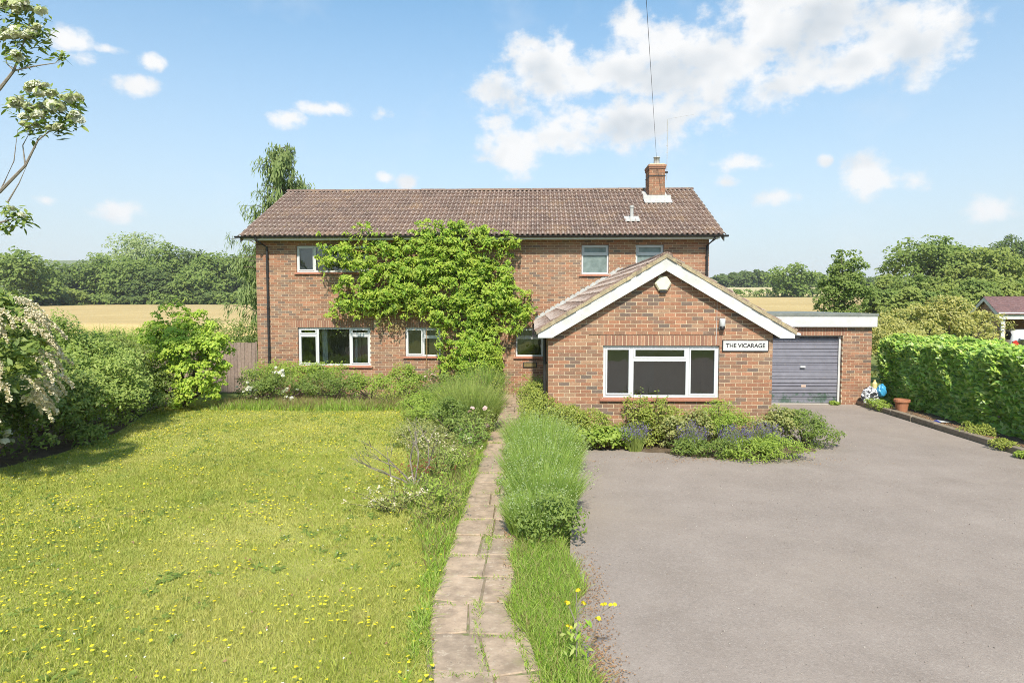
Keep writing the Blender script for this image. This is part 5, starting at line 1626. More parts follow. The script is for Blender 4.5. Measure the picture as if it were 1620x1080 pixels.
# cream plumed shrub
pl = plant('plumed_shrub', 'large-leaved shrub with drooping cream flower plumes at the left edge', 'shrub', (-9.6, 10.1, 0),
           [(-8.6, 10.0, 2.1, .9, .8, .75), (-9.3, 10.2, 2.5, 1.0, .9, .6), (-8.1, 9.9, 1.65, .6, .6, .4), (-9.3, 9.8, 1.5, .9, .9, .8)], 4200, .15, 'glossy_dark', .42, ncl=90, cl=.28, stem_r=.05)
def plume_mesh(seed):
    r_ = np.random.default_rng(seed)
    n = 130; s = r_.random(n) ** .8
    ax = np.stack([s * .34, r_.normal(0, .01, n), .05 * np.sin(s * 3.1) - .17 * s ** 1.6], 1)
    P_ = ax + r_.normal(0, 1, (n, 3)) * (.022 * (1 - s * .75))[:, None]
    me = leaf_mesh('flower_plume', P_, rdir(n), .034, .7, 0, .8, .1, .4); me.materials.append(LEAF['petal_cream'])
    return me
PLM = [plume_mesh(i) for i in range(4)]
for i in range(95):
    a = random.uniform(-2.3, 1.15); zz = random.uniform(1.25, 2.95)
    rr = .95 * math.sqrt(max(.1, 1 - ((zz - 2.05) / 1.05) ** 2))
    o = new_obj('flower_plume', PLM[i % 4], pl)
    o.location = (1.04 + math.cos(a) * rr * .85, -.15 + math.sin(a) * rr * .8, zz + .02)
    o.rotation_euler = (random.uniform(-.4, .4), random.uniform(-.1, .5), a + random.uniform(-.5, .5) if a > -1 else random.uniform(-.9, .3))
    q = random.uniform(.9, 1.5); o.scale = (q, q, q)
WB = [blossom_mesh('blossom', .055, 'petal_white', 22) for _ in range(3)]
PB = [blossom_mesh('blossom', .05, 'petal_pink', 20) for _ in range(2)]
def blossoms(parent, pts, meshes=None, sc=(.7, 1.3)):
    meshes = meshes or WB
    for p in pts:
        o = new_obj('blossom', random.choice(meshes), parent)
        o.location = Vector(p) - Vector(parent.location); o.rotation_euler = (random.uniform(-.4, .6), random.uniform(-.4, .4), random.uniform(0, 6.28))
        q = random.uniform(*sc); o.scale = (q, q, q)
ns_ = bpy.data.objects['rhododendron']
blossoms(ns_, [(-8.95 + random.uniform(-.15, .15), 10.75 + random.uniform(-.1, .1), .62 + random.uniform(-.12, .1)) for _ in range(9)], sc=(.9, 1.6))

# ------------------------------------------------------------------ flowering tree leaning in at the left
ft = thing('flowering_tree', 'white-blossomed tree whose branches lean in at the upper left', 'tree', (-12.2, 12.4, 0))
def L6(px, py, y=12.8):
    # a point of the branch at depth y, from its bearing
    f = np.array([-math.sin(R(1.9)) * math.cos(R(3.27)), math.cos(R(1.9)) * math.cos(R(3.27)), -math.sin(R(3.27))])
    r_ = np.array([math.cos(R(1.9)), math.sin(R(1.9)), 0]); u_ = np.cross(r_, f)
    d = f * 1050 + r_ * (px - 810) + u_ * (540 - py)
    return Vector((0, 0, 2.85)) + Vector(d * (y / d[1]))
O = Vector(ft.location)
br = MB()
fork_ = Vector((-11.9, 12.5, 3.6)) - O
br.tube([(0, 0, -.1), (.1, .05, 1.8), fork_], [.16, .13, .09], 9)
paths = [[fork_, L6(-60, 345) - O, L6(0, 303) - O, L6(40, 262) - O, L6(60, 222) - O, L6(82, 205) - O],
         [fork_, L6(-70, 230) - O, L6(0, 140) - O, L6(22, 112) - O, L6(40, 60) - O, L6(50, 25) - O],
         [L6(0, 303) - O, L6(22, 255) - O, L6(28, 205) - O], [L6(40, 262) - O, L6(36, 230) - O, L6(55, 195) - O], [L6(12, 320) - O, L6(30, 290) - O, L6(42, 263) - O],
         [L6(22, 112) - O, L6(60, 104) - O, L6(88, 100) - O, L6(97, 88) - O], [L6(22, 112) - O, L6(10, 100) - O, L6(8, 70) - O],
         [fork_, L6(-40, 380) - O, L6(0, 352) - O, L6(25, 345) - O], [fork_, Vector((-12.8, 12.4, 6.2)) - O, Vector((-13.3, 12.2, 7.8)) - O], [fork_, Vector((-13.2, 12.0, 5.4)) - O, Vector((-14.0, 11.6, 6.6)) - O],
         [fork_, Vector((-12.0, 12.7, 6.6)) - O, Vector((-12.1, 12.8, 8.8)) - O]]
for p_ in paths:
    n_ = len(p_); r0 = .048 if (p_[0] - fork_).length < .01 else .016
    br.tube(p_, [r0 * (1 - .82 * i / (n_ - 1)) for i in range(n_)], 6)
br.build('trunk', MAT['pale_bark'], ft)
def big_leaf(seed):
    r_ = random.Random(seed); mb = MB()
    c = r_.uniform(.1, .3); L_ = .095
    V = [(0, 0, 0), (.28 * L_, .17 * L_, .0), (.28 * L_, 0, -.02 * L_), (.28 * L_, -.17 * L_, 0), (.66 * L_, .15 * L_, -c * .4 * L_), (.66 * L_, 0, -c * .4 * L_ - .02 * L_), (.66 * L_, -.15 * L_, -c * .4 * L_), (L_, 0, -c * L_)]
    mb.add(V, [(0, 2, 1), (0, 3, 2), (1, 2, 5, 4), (2, 3, 6, 5), (4, 5, 7), (5, 6, 7)])
    me = mb.mesh('leaf'); me.materials.append(LEAF['glossy_dark']); return me
BL = [big_leaf(i) for i in range(4)]
BC = [blossom_mesh('blossom_cluster', .05, 'petal_white', 34) for _ in range(3)]
cl_ = [(10, 15, 26, 1), (45, 20, 28, 1), (15, 60, 26, 1), (50, 60, 26, 1), (30, 95, 26, .4), (62, 50, 20, .4), (96, 92, 12, 0), (35, 170, 24, 1), (70, 150, 26, 1), (62, 185, 30, .8), (95, 175, 26, 1), (115, 160, 18, .5), (115, 190, 18, .8), (48, 205, 18, .5), (15, 335, 18, .1), (35, 345, 16, .1), (5, 360, 14, .0), (90, 205, 18, .5)]
nleaf = 0
for (px, py, rp, fl) in cl_:
    c = L6(px, py, 12.85); rad = rp / 1050 * 12.85
    for k in range(int(rp * .72)):
        if nleaf >= 300: break
        d = Vector(rdir(1)[0]) * rad * random.uniform(.3, 1.05)
        o = new_obj('leaf', BL[nleaf % 4], ft)
        o.location = c + d - O
        v = (d + Vector((0, 0, -.3 * rad))).normalized()
        o.rotation_euler = (random.uniform(-.8, .8), random.uniform(-.2, .7), math.atan2(v.y, v.x) + random.uniform(-.4, .4))
        q = random.uniform(1.3, 2.4); o.scale = (q, q, q); nleaf += 1
    for k in range(int(round(fl * rp * .36))):
        d = Vector(rdir(1)[0]) * rad * random.uniform(.35, .95)
        d.z = abs(d.z) * .8 - rad * .15; d.y = -abs(d.y)
        o = new_obj('blossom_cluster', BC[k % 3], ft); o.location = c + d - O
        o.rotation_euler = (random.uniform(-.3, .6), random.uniform(-.4, .4), random.uniform(0, 6.28)); q = random.uniform(1.4, 2.5); o.scale = (q, q, q)
tp_ = []
for (px, py, rp, fl) in cl_:
    c = L6(px, py, 12.9) - O; rad = rp / 1050 * 12.85
    tp_.append(np.array(c) + rdir(int(rp * 2.6)) * rad * rng.uniform(.2, 1.05, (int(rp * 2.6), 1)))
tp_ = np.concatenate(tp_)
new_obj('foliage', leaf_mesh('foliage', tp_, np.tile([0, -.3, 1.], (len(tp_), 1)), .15, .38, .35, .7), ft, LEAF['glossy_dark'])
# the rest of its crown, outside the frame
P, N, C = crown_points([(-13.4 - O.x, 12.2 - O.y, 7.6, 1.2, 1.2, 1.2), (-14.3 - O.x, 11.6 - O.y, 6.6, 1.2, 1.1, 1.1), (-13.4 - O.x, 12.9 - O.y, 5.8, 1.0, .9, 1.0)], 5200, 90, .3)
new_obj('crown', leaf_mesh('crown', P, N, .17, .4), ft, LEAF['glossy_dark'])

# ------------------------------------------------------------------ wisteria on the house front
ws = thing('wisteria', 'bright green wisteria climbing the house front up to the gutter', 'climber', (-1.9, 20.3, 0))
WXp = lambda px: (px - 841) / 1050 * 20.45
WZp = lambda py: 2.85 + (481 - py) / 1050 * 20.35
wbl = [(535, 405, 36, 20), (575, 400, 34, 22), (620, 398, 30, 16), (655, 396, 36, 24), (700, 395, 42, 28), (750, 400, 40, 26), (792, 396, 20, 22), (812, 388, 9, 9),
       (540, 482, 20, 18), (565, 468, 32, 26), (600, 448, 36, 30), (600, 480, 30, 20), (650, 452, 40, 36), (655, 485, 36, 20), (705, 455, 42, 36), (715, 490, 42, 24), (765, 455, 40, 36), (772, 490, 40, 26), (812, 478, 28, 24), (800, 512, 26, 14), (832, 492, 14, 14),
       (735, 430, 40, 20), (682, 425, 30, 18), (762, 520, 26, 14), (575, 500, 30, 7), (525, 500, 10, 9), (640, 432, 20, 14), (590, 430, 22, 12),
       (752, 545, 20, 20), (762, 565, 26, 22), (748, 590, 30, 18), (745, 530, 22, 18), (775, 590, 16, 16), (700, 512, 24, 9), (700, 548, 10, 26), (712, 575, 14, 18), (738, 560, 24, 30), (770, 545, 20, 24), (728, 600, 26, 16), (690, 588, 14, 12)]
bl = [(WXp(a) + 1.9, -.02 - random.uniform(0, .12), WZp(b), c / 1050 * 20.4, .34, d / 1050 * 20.4) for a, b, c, d in wbl]
bl += [(WXp(a) + 1.9, -.20, WZp(b), c / 1050 * 20.2, .22, d / 1050 * 20.2) for a, b, c, d in [(578, 364, 26, 7), (690, 363, 40, 9), (735, 362, 22, 9), (770, 367, 16, 6), (548, 372, 8, 4), (505, 373, 6, 4), (795, 372, 10, 5), (715, 372, 50, 8), (590, 373, 20, 5)]]
bl = [(a, b, c, d * 1.1, e, f * 1.12) for a, b, c, d, e, f in bl]
P, N, C = crown_points(bl, 36000, 760, .30, up=.3, low=.8, inner=.10)
P[:, 1] = np.minimum(P[:, 1], .24)
N[:, 1] -= .5
new_obj('foliage', leaf_mesh('foliage', P, unit(N), .12, .40, .5, .8, .15, .45), ws, LEAF['wisteria'])
tr_ = C[rng.choice(len(C), 130, replace=False)]
tl_ = np.concatenate([q + np.stack([rng.normal(0, .035, 9), rng.normal(-.05, .04, 9), -np.linspace(.05, rng.uniform(.25, .6), 9)], 1) for q in tr_])
tl_[:, 1] = np.minimum(tl_[:, 1], .24)
new_obj('trailing_shoots', leaf_mesh('trailing_shoots', tl_, np.tile([0, -1.0, .35], (len(tl_), 1)), .10, .38, .6, .6, .15, .4), ws, LEAF['wisteria'])
vb = MB()
for pts, r0 in [([(735, 625), (738, 570), (745, 520), (742, 470), (700, 440), (640, 415), (580, 400), (520, 392)], .05), ([(742, 520), (760, 470), (790, 420), (800, 390)], .035), ([(742, 500), (690, 480), (640, 470), (580, 480), (540, 490)], .03),
                ([(618, 508), (602, 480), (590, 455)], .02), ([(745, 520), (800, 500), (835, 490)], .025), ([(700, 600), (702, 560), (700, 520)], .015), ([(760, 600), (757, 560), (752, 520)], .03), ([(669, 580), (670, 540), (672, 508)], .012)]:
    vb.tube([(WXp(a) + 1.9 + random.uniform(-.02, .02), .16, WZp(b)) for a, b in pts], [r0 * (1 - .6 * i / (len(pts) - 1)) for i in range(len(pts))], 6)
vb.build('stems', MAT['vine_bark'], ws)
dl = np.stack([rng.normal(WXp(612) + 1.9, .28, 90), rng.uniform(-.05, .2, 90), rng.normal(WZp(517), .10, 90)], 1)
new_obj('dry_leaves', leaf_mesh('dry_leaves', dl, np.tile([0, -1.0, .2], (90, 1)), .09, .4, .5), ws, LEAF['dry_grass'])

# ------------------------------------------------------------------ bed along the house front
plant('privet_hedge', 'clipped green privet below the large ground-floor window', 'hedge', (-7.3, 19.5, 0), [(x, 19.5, .55, .5, .55, .52) for x in np.arange(-8.2, -6.0, .38)] + [(-5.7, 19.4, .5, .6, .5, .52), (-6.2, 19.4, .65, .5, .5, .45)], 9000, .055, 'fresh_green', .55, ncl=240, cl=.3)
pr = plant('rose_bush', 'white rose bush at the left end of the front bed', 'rose bush', (-7.7, 18.5, 0), [(-7.9, 18.5, .45, .55, .45, .45), (-7.2, 18.4, .4, .6, .45, .42), (-7.6, 18.3, .3, .6, .4, .3)], 4200, .055, 'rose_green', .55, ncl=110, cl=.3)
blossoms(pr, [(-7.95 + random.gauss(0, .13), 18.05 + random.uniform(-.1, .1), .45 + random.gauss(0, .09)) for _ in range(16)] + [(-7.05 + random.gauss(0, .1), 18.1, .95 + random.gauss(0, .06)) for _ in range(9)] + [(-6.75 + random.gauss(0, .15), 18.0, .35 + random.gauss(0, .12)) for _ in range(10)])
plant('rose_bush', 'dark green leafy bush in the middle of the front bed', 'shrub', (-5.8, 18.7, 0), [(-6.1, 18.7, .42, .6, .5, .45), (-5.4, 18.7, .4, .6, .5, .42)], 5000, .05, 'rose_green', .55, ncl=120, cl=.28)
plant('garden_shrub', 'loose green shrub below the right end of the large window', 'shrub', (-4.7, 18.9, 0), [(-4.8, 18.9, .4, .65, .5, .42), (-4.2, 18.9, .35, .55, .5, .38)], 4000, .05, 'fresh_green', .5, ncl=100, cl=.3)
plant('garden_shrub', 'bright green rounded shrub left of the middle window', 'shrub', (-3.9, 19.5, 0), [(-3.85, 19.5, .5, .55, .5, .5), (-3.5, 19.4, .4, .45, .45, .4)], 4000, .055, 'fresh_green', .5, ncl=90, cl=.3)
p2_ = plant('garden_shrub', 'straggly shrub with pale pink roses below the middle window', 'rose bush', (-2.7, 18.8, 0), [(-2.8, 18.9, .5, .5, .5, .5), (-2.2, 18.4, .4, .6, .6, .42), (-2.6, 17.4, .3, .6, .6, .35)], 5500, .05, 'rose_green', .5, ncl=130, cl=.28)
blossoms(p2_, [(-2.9 + random.gauss(0, .12), 18.5, .85 + random.gauss(0, .09)) for _ in range(7)] + [(-1.9 + random.gauss(0, .3), 17.2, .55 + random.gauss(0, .12)) for _ in range(5)], PB, (.6, 1.1))
plant('climbing_shrub', 'leafy bright shrub at the foot of the wisteria by the path', 'shrub', (-1.55, 19.6, 0), [(-1.65, 19.7, .75, .5, .45, .75), (-1.35, 19.6, 1.2, .4, .35, .45), (-1.8, 19.8, 1.3, .4, .3, .4)], 5000, .065, 'wisteria', .5, ncl=100, cl=.3)
# feathery clumps made of fine stems
def stem_clump(name, label, cat, base, n, h, spread_r, base_r, mat, w=.010, group=None, tips=None, lean=.55):
    t = thing(name, label, cat, base, group)
    a = rng.uniform(0, 2 * np.pi, n); q = np.sqrt(rng.random(n))
    B = np.stack([np.cos(a) * q * base_r[0], np.sin(a) * q * base_r[1], np.zeros(n)], 1)
    ln = np.stack([np.cos(a) * q, np.sin(a) * q], 1) * lean + rng.normal(0, .10, (n, 2))
    H = h * rng.uniform(.62, 1.08, n) * (1 - .25 * q)
    new_obj('stems', blade_mesh('stems', B, H, np.full(n, w) * rng.uniform(.7, 1.3, n), ln), t, LEAF[mat])
    if tips:
        k = rng.choice(n, tips[0], replace=False)
        tp = B[k] + np.concatenate([ln[k], np.ones((len(k), 1)) * (1 - .25 * np.linalg.norm(ln[k], axis=1, keepdims=True) ** 2 * .6)], 1) * H[k][:, None]
        P_ = np.repeat(tp, 5, 0) + rng.normal(0, .012, (len(tp) * 5, 3)) + np.tile(np.stack([np.zeros(5), np.zeros(5), np.linspace(-.05, .04, 5)], 1), (len(tp), 1))
        new_obj('flower_spikes', leaf_mesh('flower_spikes', P_, rdir(len(P_)), .022, .7, 0, .8), t, LEAF[tips[1]])
    return t
LV = 'overgrown lavender beside the path'
for i, (x, y, h, br_, lb) in enumerate([(.02, 8.05, .60, (.30, .30), 'nearest lavender clump at the front end of the row'), (.14, 8.9, .74, (.40, .42), 'second lavender clump from the front of the row'), (.10, 9.9, .84, (.45, .5), 'middle lavender clump of the path row'),
                                     (.22, 11.0, .92, (.48, .5), 'second to last lavender clump towards the wing'), (.05, 12.0, .96, (.45, .45), 'farthest lavender clump nearest the front wing')]):
    stem_clump('lavender', lb, 'lavender', (x, y, .01), 2600, h, .5, br_, 'lavender_stem', .011, LV, tips=(180, 'lavender_tip'), lean=.5)
for (x, y, lb) in [(.15, 7.8, 'low green foliage at the foot of the nearest lavender'), (-.02, 9.3, 'dark green leafy tuft inside the lavender row')]:
    plant('leafy_tuft', lb, 'plant', (x, y, .01), [(x, y, .22, .42, .35, .26)], 1500, .05, 'rose_green', .5, ncl=40, cl=.35, stem_r=.008)
stem_clump('rosemary_bush', 'tall feathery green bush leaning over the far path', 'bush', (-1.35, 14.6, .01), 2400, 1.25, .6, (.42, .6), 'rosemary', .013, lean=.55)
stem_clump('rosemary_bush', 'feathery bush standing just behind the tall one', 'bush', (-1.75, 15.7, .01), 1500, 1.25, .6, (.4, .5), 'rosemary', .014, lean=.5)
stem_clump('broom_bush', 'feathery pale bush by the wall at the path end', 'bush', (-1.4, 18.2, .01), 1600, 1.3, .6, (.4, .5), 'lavender_stem', .014, lean=.45)
pk = plant('rose_bush', 'dark-leaved rose with pale pink blooms beside the feathery bush', 'rose bush', (-1.75, 13.7, 0), [(-1.75, 13.8, .4, .45, .45, .42), (-1.45, 13.6, .3, .4, .35, .3)], 3800, .05, 'rose_green', .5, ncl=80, cl=.3)
blossoms(pk, [(-1.25, 13.35, .72), (-1.0, 13.5, .7), (-1.3, 13.3, .66), (-.95, 13.2, .4), (-1.5, 13.3, .3)], PB, (.9, 1.3))
plant('garden_shrub', 'low green shrub where the lawn meets the front bed', 'shrub', (-2.6, 15.6, 0), [(-2.6, 15.6, .32, .6, .6, .36), (-2.3, 14.7, .28, .5, .6, .32)], 4200, .05, 'fresh_green', .45, ncl=90, cl=.3)
plant('cineraria', 'pale grey-green low plant at the edge of the lawn border', 'plant', (-2.2, 12.9, 0), [(-2.2, 12.9, .25, .5, .5, .28), (-1.8, 12.4, .2, .4, .4, .22)], 2600, .05, 'variegated', .4, ncl=60, cl=.3)

for (x, y, h_, r_, mt, lf, n_, lb) in [(-1.45, 14.9, .95, .45, 'fresh_green', .055, 3600, 'leafy bush growing through the feathery bush by the path'), (-1.25, 16.6, 1.05, .4, 'box_yellow', .05, 3000, 'tall yellowish bush along the far path'),
                                       (-2.1, 16.6, .8, .45, 'rose_green', .05, 3000, 'dark bush behind the feathery bushes'), (-1.3, 12.7, .5, .28, 'long_leaf', .11, 700, 'tuft of broad strap leaves beside the path'),
                                       (-1.75, 11.6, .45, .4, 'variegated', .05, 1600, 'pale yellow-green weedy plant behind the bare rose'), (-1.35, 11.1, .38, .3, 'fresh_green', .05, 1300, 'small leafy weed between the bare rose and path'),
                                       (-1.5, 9.2, .4, .36, 'fresh_green', .05, 1500, 'leafy weed in front of the bare rose'), (-1.25, 8.6, .3, .28, 'box_yellow', .045, 1100, 'low yellowish weed at the near end of the border'), (-1.9, 8.9, .34, .34, 'variegated', .045, 1100, 'straw-pale weed at the lawn side of the border')]:
    leggy('border_plant', lb, 'plant', (x, y, .01), h_ * 1.12, r_ * 1.25, max(12, int(n_ / 55)), 26, lf, mt, .4 if mt != 'long_leaf' else .16, group='mixed plants in the path border', tipmat='petal_cream' if mt == 'variegated' else None)
for (x, y, h_, r_, mt, n_, lb) in [(-1.15, 13.2, .75, .4, 'rosemary', 34, 'wispy grey-green shrub leaning over the path by the pink rose'), (-1.2, 17.4, 1.15, .45, 'rose_green', 40, 'tall wispy shrub near the house end of the path'), (-2.5, 13.7, .5, .45, 'box_yellow', 30, 'loose yellowish plant on the lawn side of the pink rose'),
                                   (-1.55, 10.6, .55, .35, 'rosemary', 24, 'thin grey-green weed behind the bare rose stems'), (-2.9, 17.2, .6, .5, 'fresh_green', 40, 'loose leafy plant at the corner of lawn and front bed'), (-3.9, 18.1, .6, .5, 'box_yellow', 36, 'loose yellowish plant in the front bed\'s edge')]:
    leggy('border_plant', lb, 'plant', (x, y, .01), h_, r_, n_, 30, .05, mt, .32, group='mixed plants in the path border')
# the sparse old rose in the lawn border
ro = thing('bare_rose', 'sparse old rose with bare grey stems in the lawn border', 'rose bush', (-1.85, 10.1, 0))
mb = MB(); tips_ = []
rr_ = random.Random(9)
def twig(p, d, L_, r_, depth):
    q = p + d * L_
    mid = p + d * L_ * .5 + Vector((rr_.uniform(-1, 1), rr_.uniform(-1, 1), rr_.uniform(0, 1))) * L_ * .08
    mb.tube([p, mid, q], [r_, r_ * .8, r_ * .6], 5)
    if depth == 0: tips_.append(q); return
    for _ in range(rr_.choice((2, 3))):
        nd = (d + Vector((rr_.uniform(-.8, .8), rr_.uniform(-.8, .8), rr_.uniform(-.15, .6)))).normalized()
        twig(q, nd, L_ * rr_.uniform(.55, .85), r_ * .6, depth - 1)
for d in ((.15, 0, 1), (-.6, -.15, .75), (.5, .2, .8), (-.2, .3, .9), (-.85, -.2, .5)): twig(Vector((0, 0, 0)), Vector(d).normalized(), .42, .018, 3)
mb.build('stems', MAT['pale_bark'], ro)
tp = np.array([tuple(t) for t in tips_])
k = rng.choice(len(tp), int(len(tp) * .6), replace=False)
P_ = np.repeat(tp[k], 2, 0) + rng.normal(0, .03, (2 * len(k), 3))
new_obj('foliage', leaf_mesh('foliage', P_, np.tile([0, 0, 1.], (len(P_), 1)), .035, .55), ro, LEAF['rose_green'])
P_ = rng.normal(0, 1, (260, 3)) * np.array([.22, .15, .07]) + np.array([.1, -.05, .32])
new_obj('red_foliage', leaf_mesh('red_foliage', P_, np.tile([0, 0, 1.], (260, 1)), .032, .55), ro, LEAF['red_leaf'])

# ------------------------------------------------------------------ planting in front of the wing
plant('box_bush', 'clipped yellow-green box bush at the corner beside the path', 'bush', (.0, 14.9, 0), [(-.02, 15.3, .58, .34, .5, .54), (.02, 14.5, .55, .36, .5, .52), (.12, 13.7, .52, .42, .45, .48), (.1, 13.2, .4, .42, .35, .4)], 9000, .04, 'box_yellow', .6, ncl=160, cl=.3)
plant('box_bush', 'olive rounded bush at the left foot of the wing wall', 'bush', (.85, 13.2, 0), [(.6, 13.2, .42, .42, .35, .42), (1.15, 13.15, .35, .4, .33, .36)], 5200, .042, 'box_yellow', .6, ncl=130, cl=.3)
plant('hydrangea', 'fresh broad-leaved plant spilling onto the drive edge', 'plant', (1.35, 12.85, 0), [(1.2, 12.85, .2, .38, .25, .24), (1.7, 12.85, .18, .3, .22, .22)], 1700, .075, 'fresh_green', .7, ncl=50, cl=.35, stem_r=.01)
pr = plant('tall_rose', 'tall leggy rose reaching up to the wing window sill', 'rose bush', (2.15, 13.2, 0), [(2.05, 13.2, .55, .3, .25, .48), (2.5, 13.2, .5, .4, .27, .42), (2.9, 13.2, .4, .3, .25, .36), (2.2, 13.2, .25, .6, .3, .25)], 5600, .045, 'box_yellow', .55, ncl=150, cl=.28, stem_r=.012)
mb = MB()
tw_ = []
for x_, h_ in ((1.95, 1.12), (2.1, 1.22), (2.42, 1.18), (2.62, 1.05), (2.3, 1.02)):
    p1 = Vector((x_ - 2.15 + .03, -.02, h_)); mb.tube([(x_ - 2.15, 0, .6), (x_ - 2.15 + .02, 0, (h_ + .6) / 2), p1], [.006, .005, .003], 5)
    for q in range(9): tw_.append(p1 - Vector((random.uniform(-.05, .05), random.uniform(-.04, .04), random.uniform(0, .4))))
mb.build('shoots', MAT['bark'], pr)
tw_ = np.array([tuple(v) for v in tw_]); new_obj('shoot_leaves', leaf_mesh('shoot_leaves', tw_, np.tile([0, -.5, 1.], (len(tw_), 1)), .045, .55), pr, LEAF['fresh_green'])
plant('euonymus', 'cream-variegated bush at the middle of the wing bed', 'bush', (3.0, 12.9, 0), [(2.75, 12.95, .32, .32, .25, .34), (3.15, 12.95, .4, .32, .25, .38)], 3000, .05, 'variegated', .6, ncl=80, cl=.3)
plant('garden_shrub', 'feathery bright green bush below the nameplate', 'shrub', (3.7, 13.1, 0), [(3.65, 13.1, .5, .42, .33, .45), (3.9, 13.05, .35, .4, .3, .36)], 5000, .042, 'fresh_green', .4, ncl=120, cl=.3)
plant('euonymus', 'pale variegated bush at the right corner of the wing', 'bush', (4.6, 13.1, 0), [(4.45, 13.1, .3, .35, .28, .32), (4.95, 13.3, .42, .32, .33, .36)], 3000, .05, 'variegated', .6, ncl=80, cl=.3)
plant('garden_shrub', 'arching dark green shrub spreading round the wing corner', 'shrub', (5.4, 13.3, 0), [(5.3, 13.4, .35, .5, .45, .38), (5.65, 13.2, .22, .4, .4, .26)], 4600, .05, 'rose_green', .4, ncl=100, cl=.3)
plant('low_plant', 'ferny green sprawl lying over the drive edge', 'plant', (4.15, 12.0, 0), [(4.0, 12.1, .12, .55, .3, .22), (4.55, 12.15, .16, .45, .3, .24)], 3600, .06, 'fresh_green', .28, ncl=90, cl=.35, stem_r=.008)
plant('low_plant', 'grey-green sprawl left of the ferny drive-edge plant', 'plant', (3.15, 12.3, 0), [(3.0, 12.35, .12, .45, .25, .2), (3.5, 12.2, .14, .35, .25, .2)], 2600, .06, 'rose_green', .28, ncl=70, cl=.35, stem_r=.008)
for (x, y, lb, h_) in [(1.95, 12.75, 'single lavender with purple spikes left of the variegated bush', .55), (3.0, 12.55, 'purple-flowered lavender before the variegated bush', .6), (3.75, 12.3, 'lavender with the deepest purple spikes by the ferny plant', .6), (4.35, 12.6, 'purple lavender beside the wing\'s right corner', .62)]:
    stem_clump('purple_lavender', lb, 'lavender', (x, y, .01), 420, h_, .3, (.13, .12), 'rosemary', .008, 'purple lavenders in the wing bed', tips=(190, 'lavender_flower'), lean=.4)

# ------------------------------------------------------------------ laurel hedge
hd = thing('laurel_hedge', 'thick glossy laurel hedge along the right side of the drive', 'hedge', (10.6, 14, 0))
def hedge_points(n, top=False):
    u = rng.random(n)
    area = np.array([1.75 * 11.5, 1.7 * 11.5, 1.7 * 1.75]); area /= area.sum()
    f = rng.choice(3, n, p=area)
    yy = 7.6 + 11.5 * rng.random(n); zz = .08 + 1.87 * rng.random(n) ** .9; xx = 9.82 + 1.7 * rng.random(n)
    P_ = np.stack([np.where(f == 0, 9.82, xx), np.where(f == 2, 19.1, yy), np.where(f == 1, 1.80, zz * .925)], 1)
    N_ = np.where((f == 0)[:, None], [-.7, -.6, .6], np.where((f == 1)[:, None], [-.2, -.3, 1], [0, 1, .3])).astype(float)
    b = .17 * (np.sin(P_[:, 1] * 2.9 + P_[:, 2] * 2.1) + np.sin(P_[:, 1] * 6.7 - P_[:, 2] * 5.3) * .6 + np.sin(P_[:, 0] * 5.1 + P_[:, 1] * 4.4) * .6) * .6
    dep = -np.abs(rng.normal(0, .15, n)) + b + .02
    P_ += unit(N_) * dep[:, None]
    # tuck the face in near the ground
    lowk = np.clip((.75 - P_[:, 2]) / .6, 0, 1); P_[:, 0] += lowk * .12 * (f == 0)
    return P_ - np.array([10.6, 14, 0]), N_
P, N = hedge_points(30000)
Dh = np.stack([np.full(len(P), -.55), rng.normal(-.15, .5, len(P)), np.full(len(P), .45)], 1)
new_obj('foliage', leaf_mesh('foliage', P, N, .145, .40, .10, .75, .25, .35, Dh, helio=.8), hd, LEAF['laurel'])
k = rng.choice(len(P), 7000, replace=False)
k = k[P[k][:, 2] > .35 + rng.random(len(k)) * 1.2]
Pt = P[k] + unit(N[k]) * .05
new_obj('young_shoots', leaf_mesh('young_shoots', Pt, N[k], .115, .36, -.25, .5, .2, .3, np.tile([-.35, -.2, .9], (len(Pt), 1))), hd, LEAF['laurel_tip'])
ci = np.stack([rng.uniform(-.5, .7, 6000), rng.uniform(-6.2, 4.9, 6000), rng.uniform(.25, 1.8, 6000)], 1)
new_obj('inner_foliage', leaf_mesh('inner_foliage', ci, rdir(6000), .15, .5), hd, LEAF['glossy_dark'])
mb = MB()
for yy in np.arange(-6, 5, .55): limbs(mb, (.1, yy, .05), [(.0 + random.uniform(-.4, .3), yy + random.uniform(-.3, .3), 1.4) for _ in range(3)], .025)
mb.build('stems', MAT['bark'], hd)

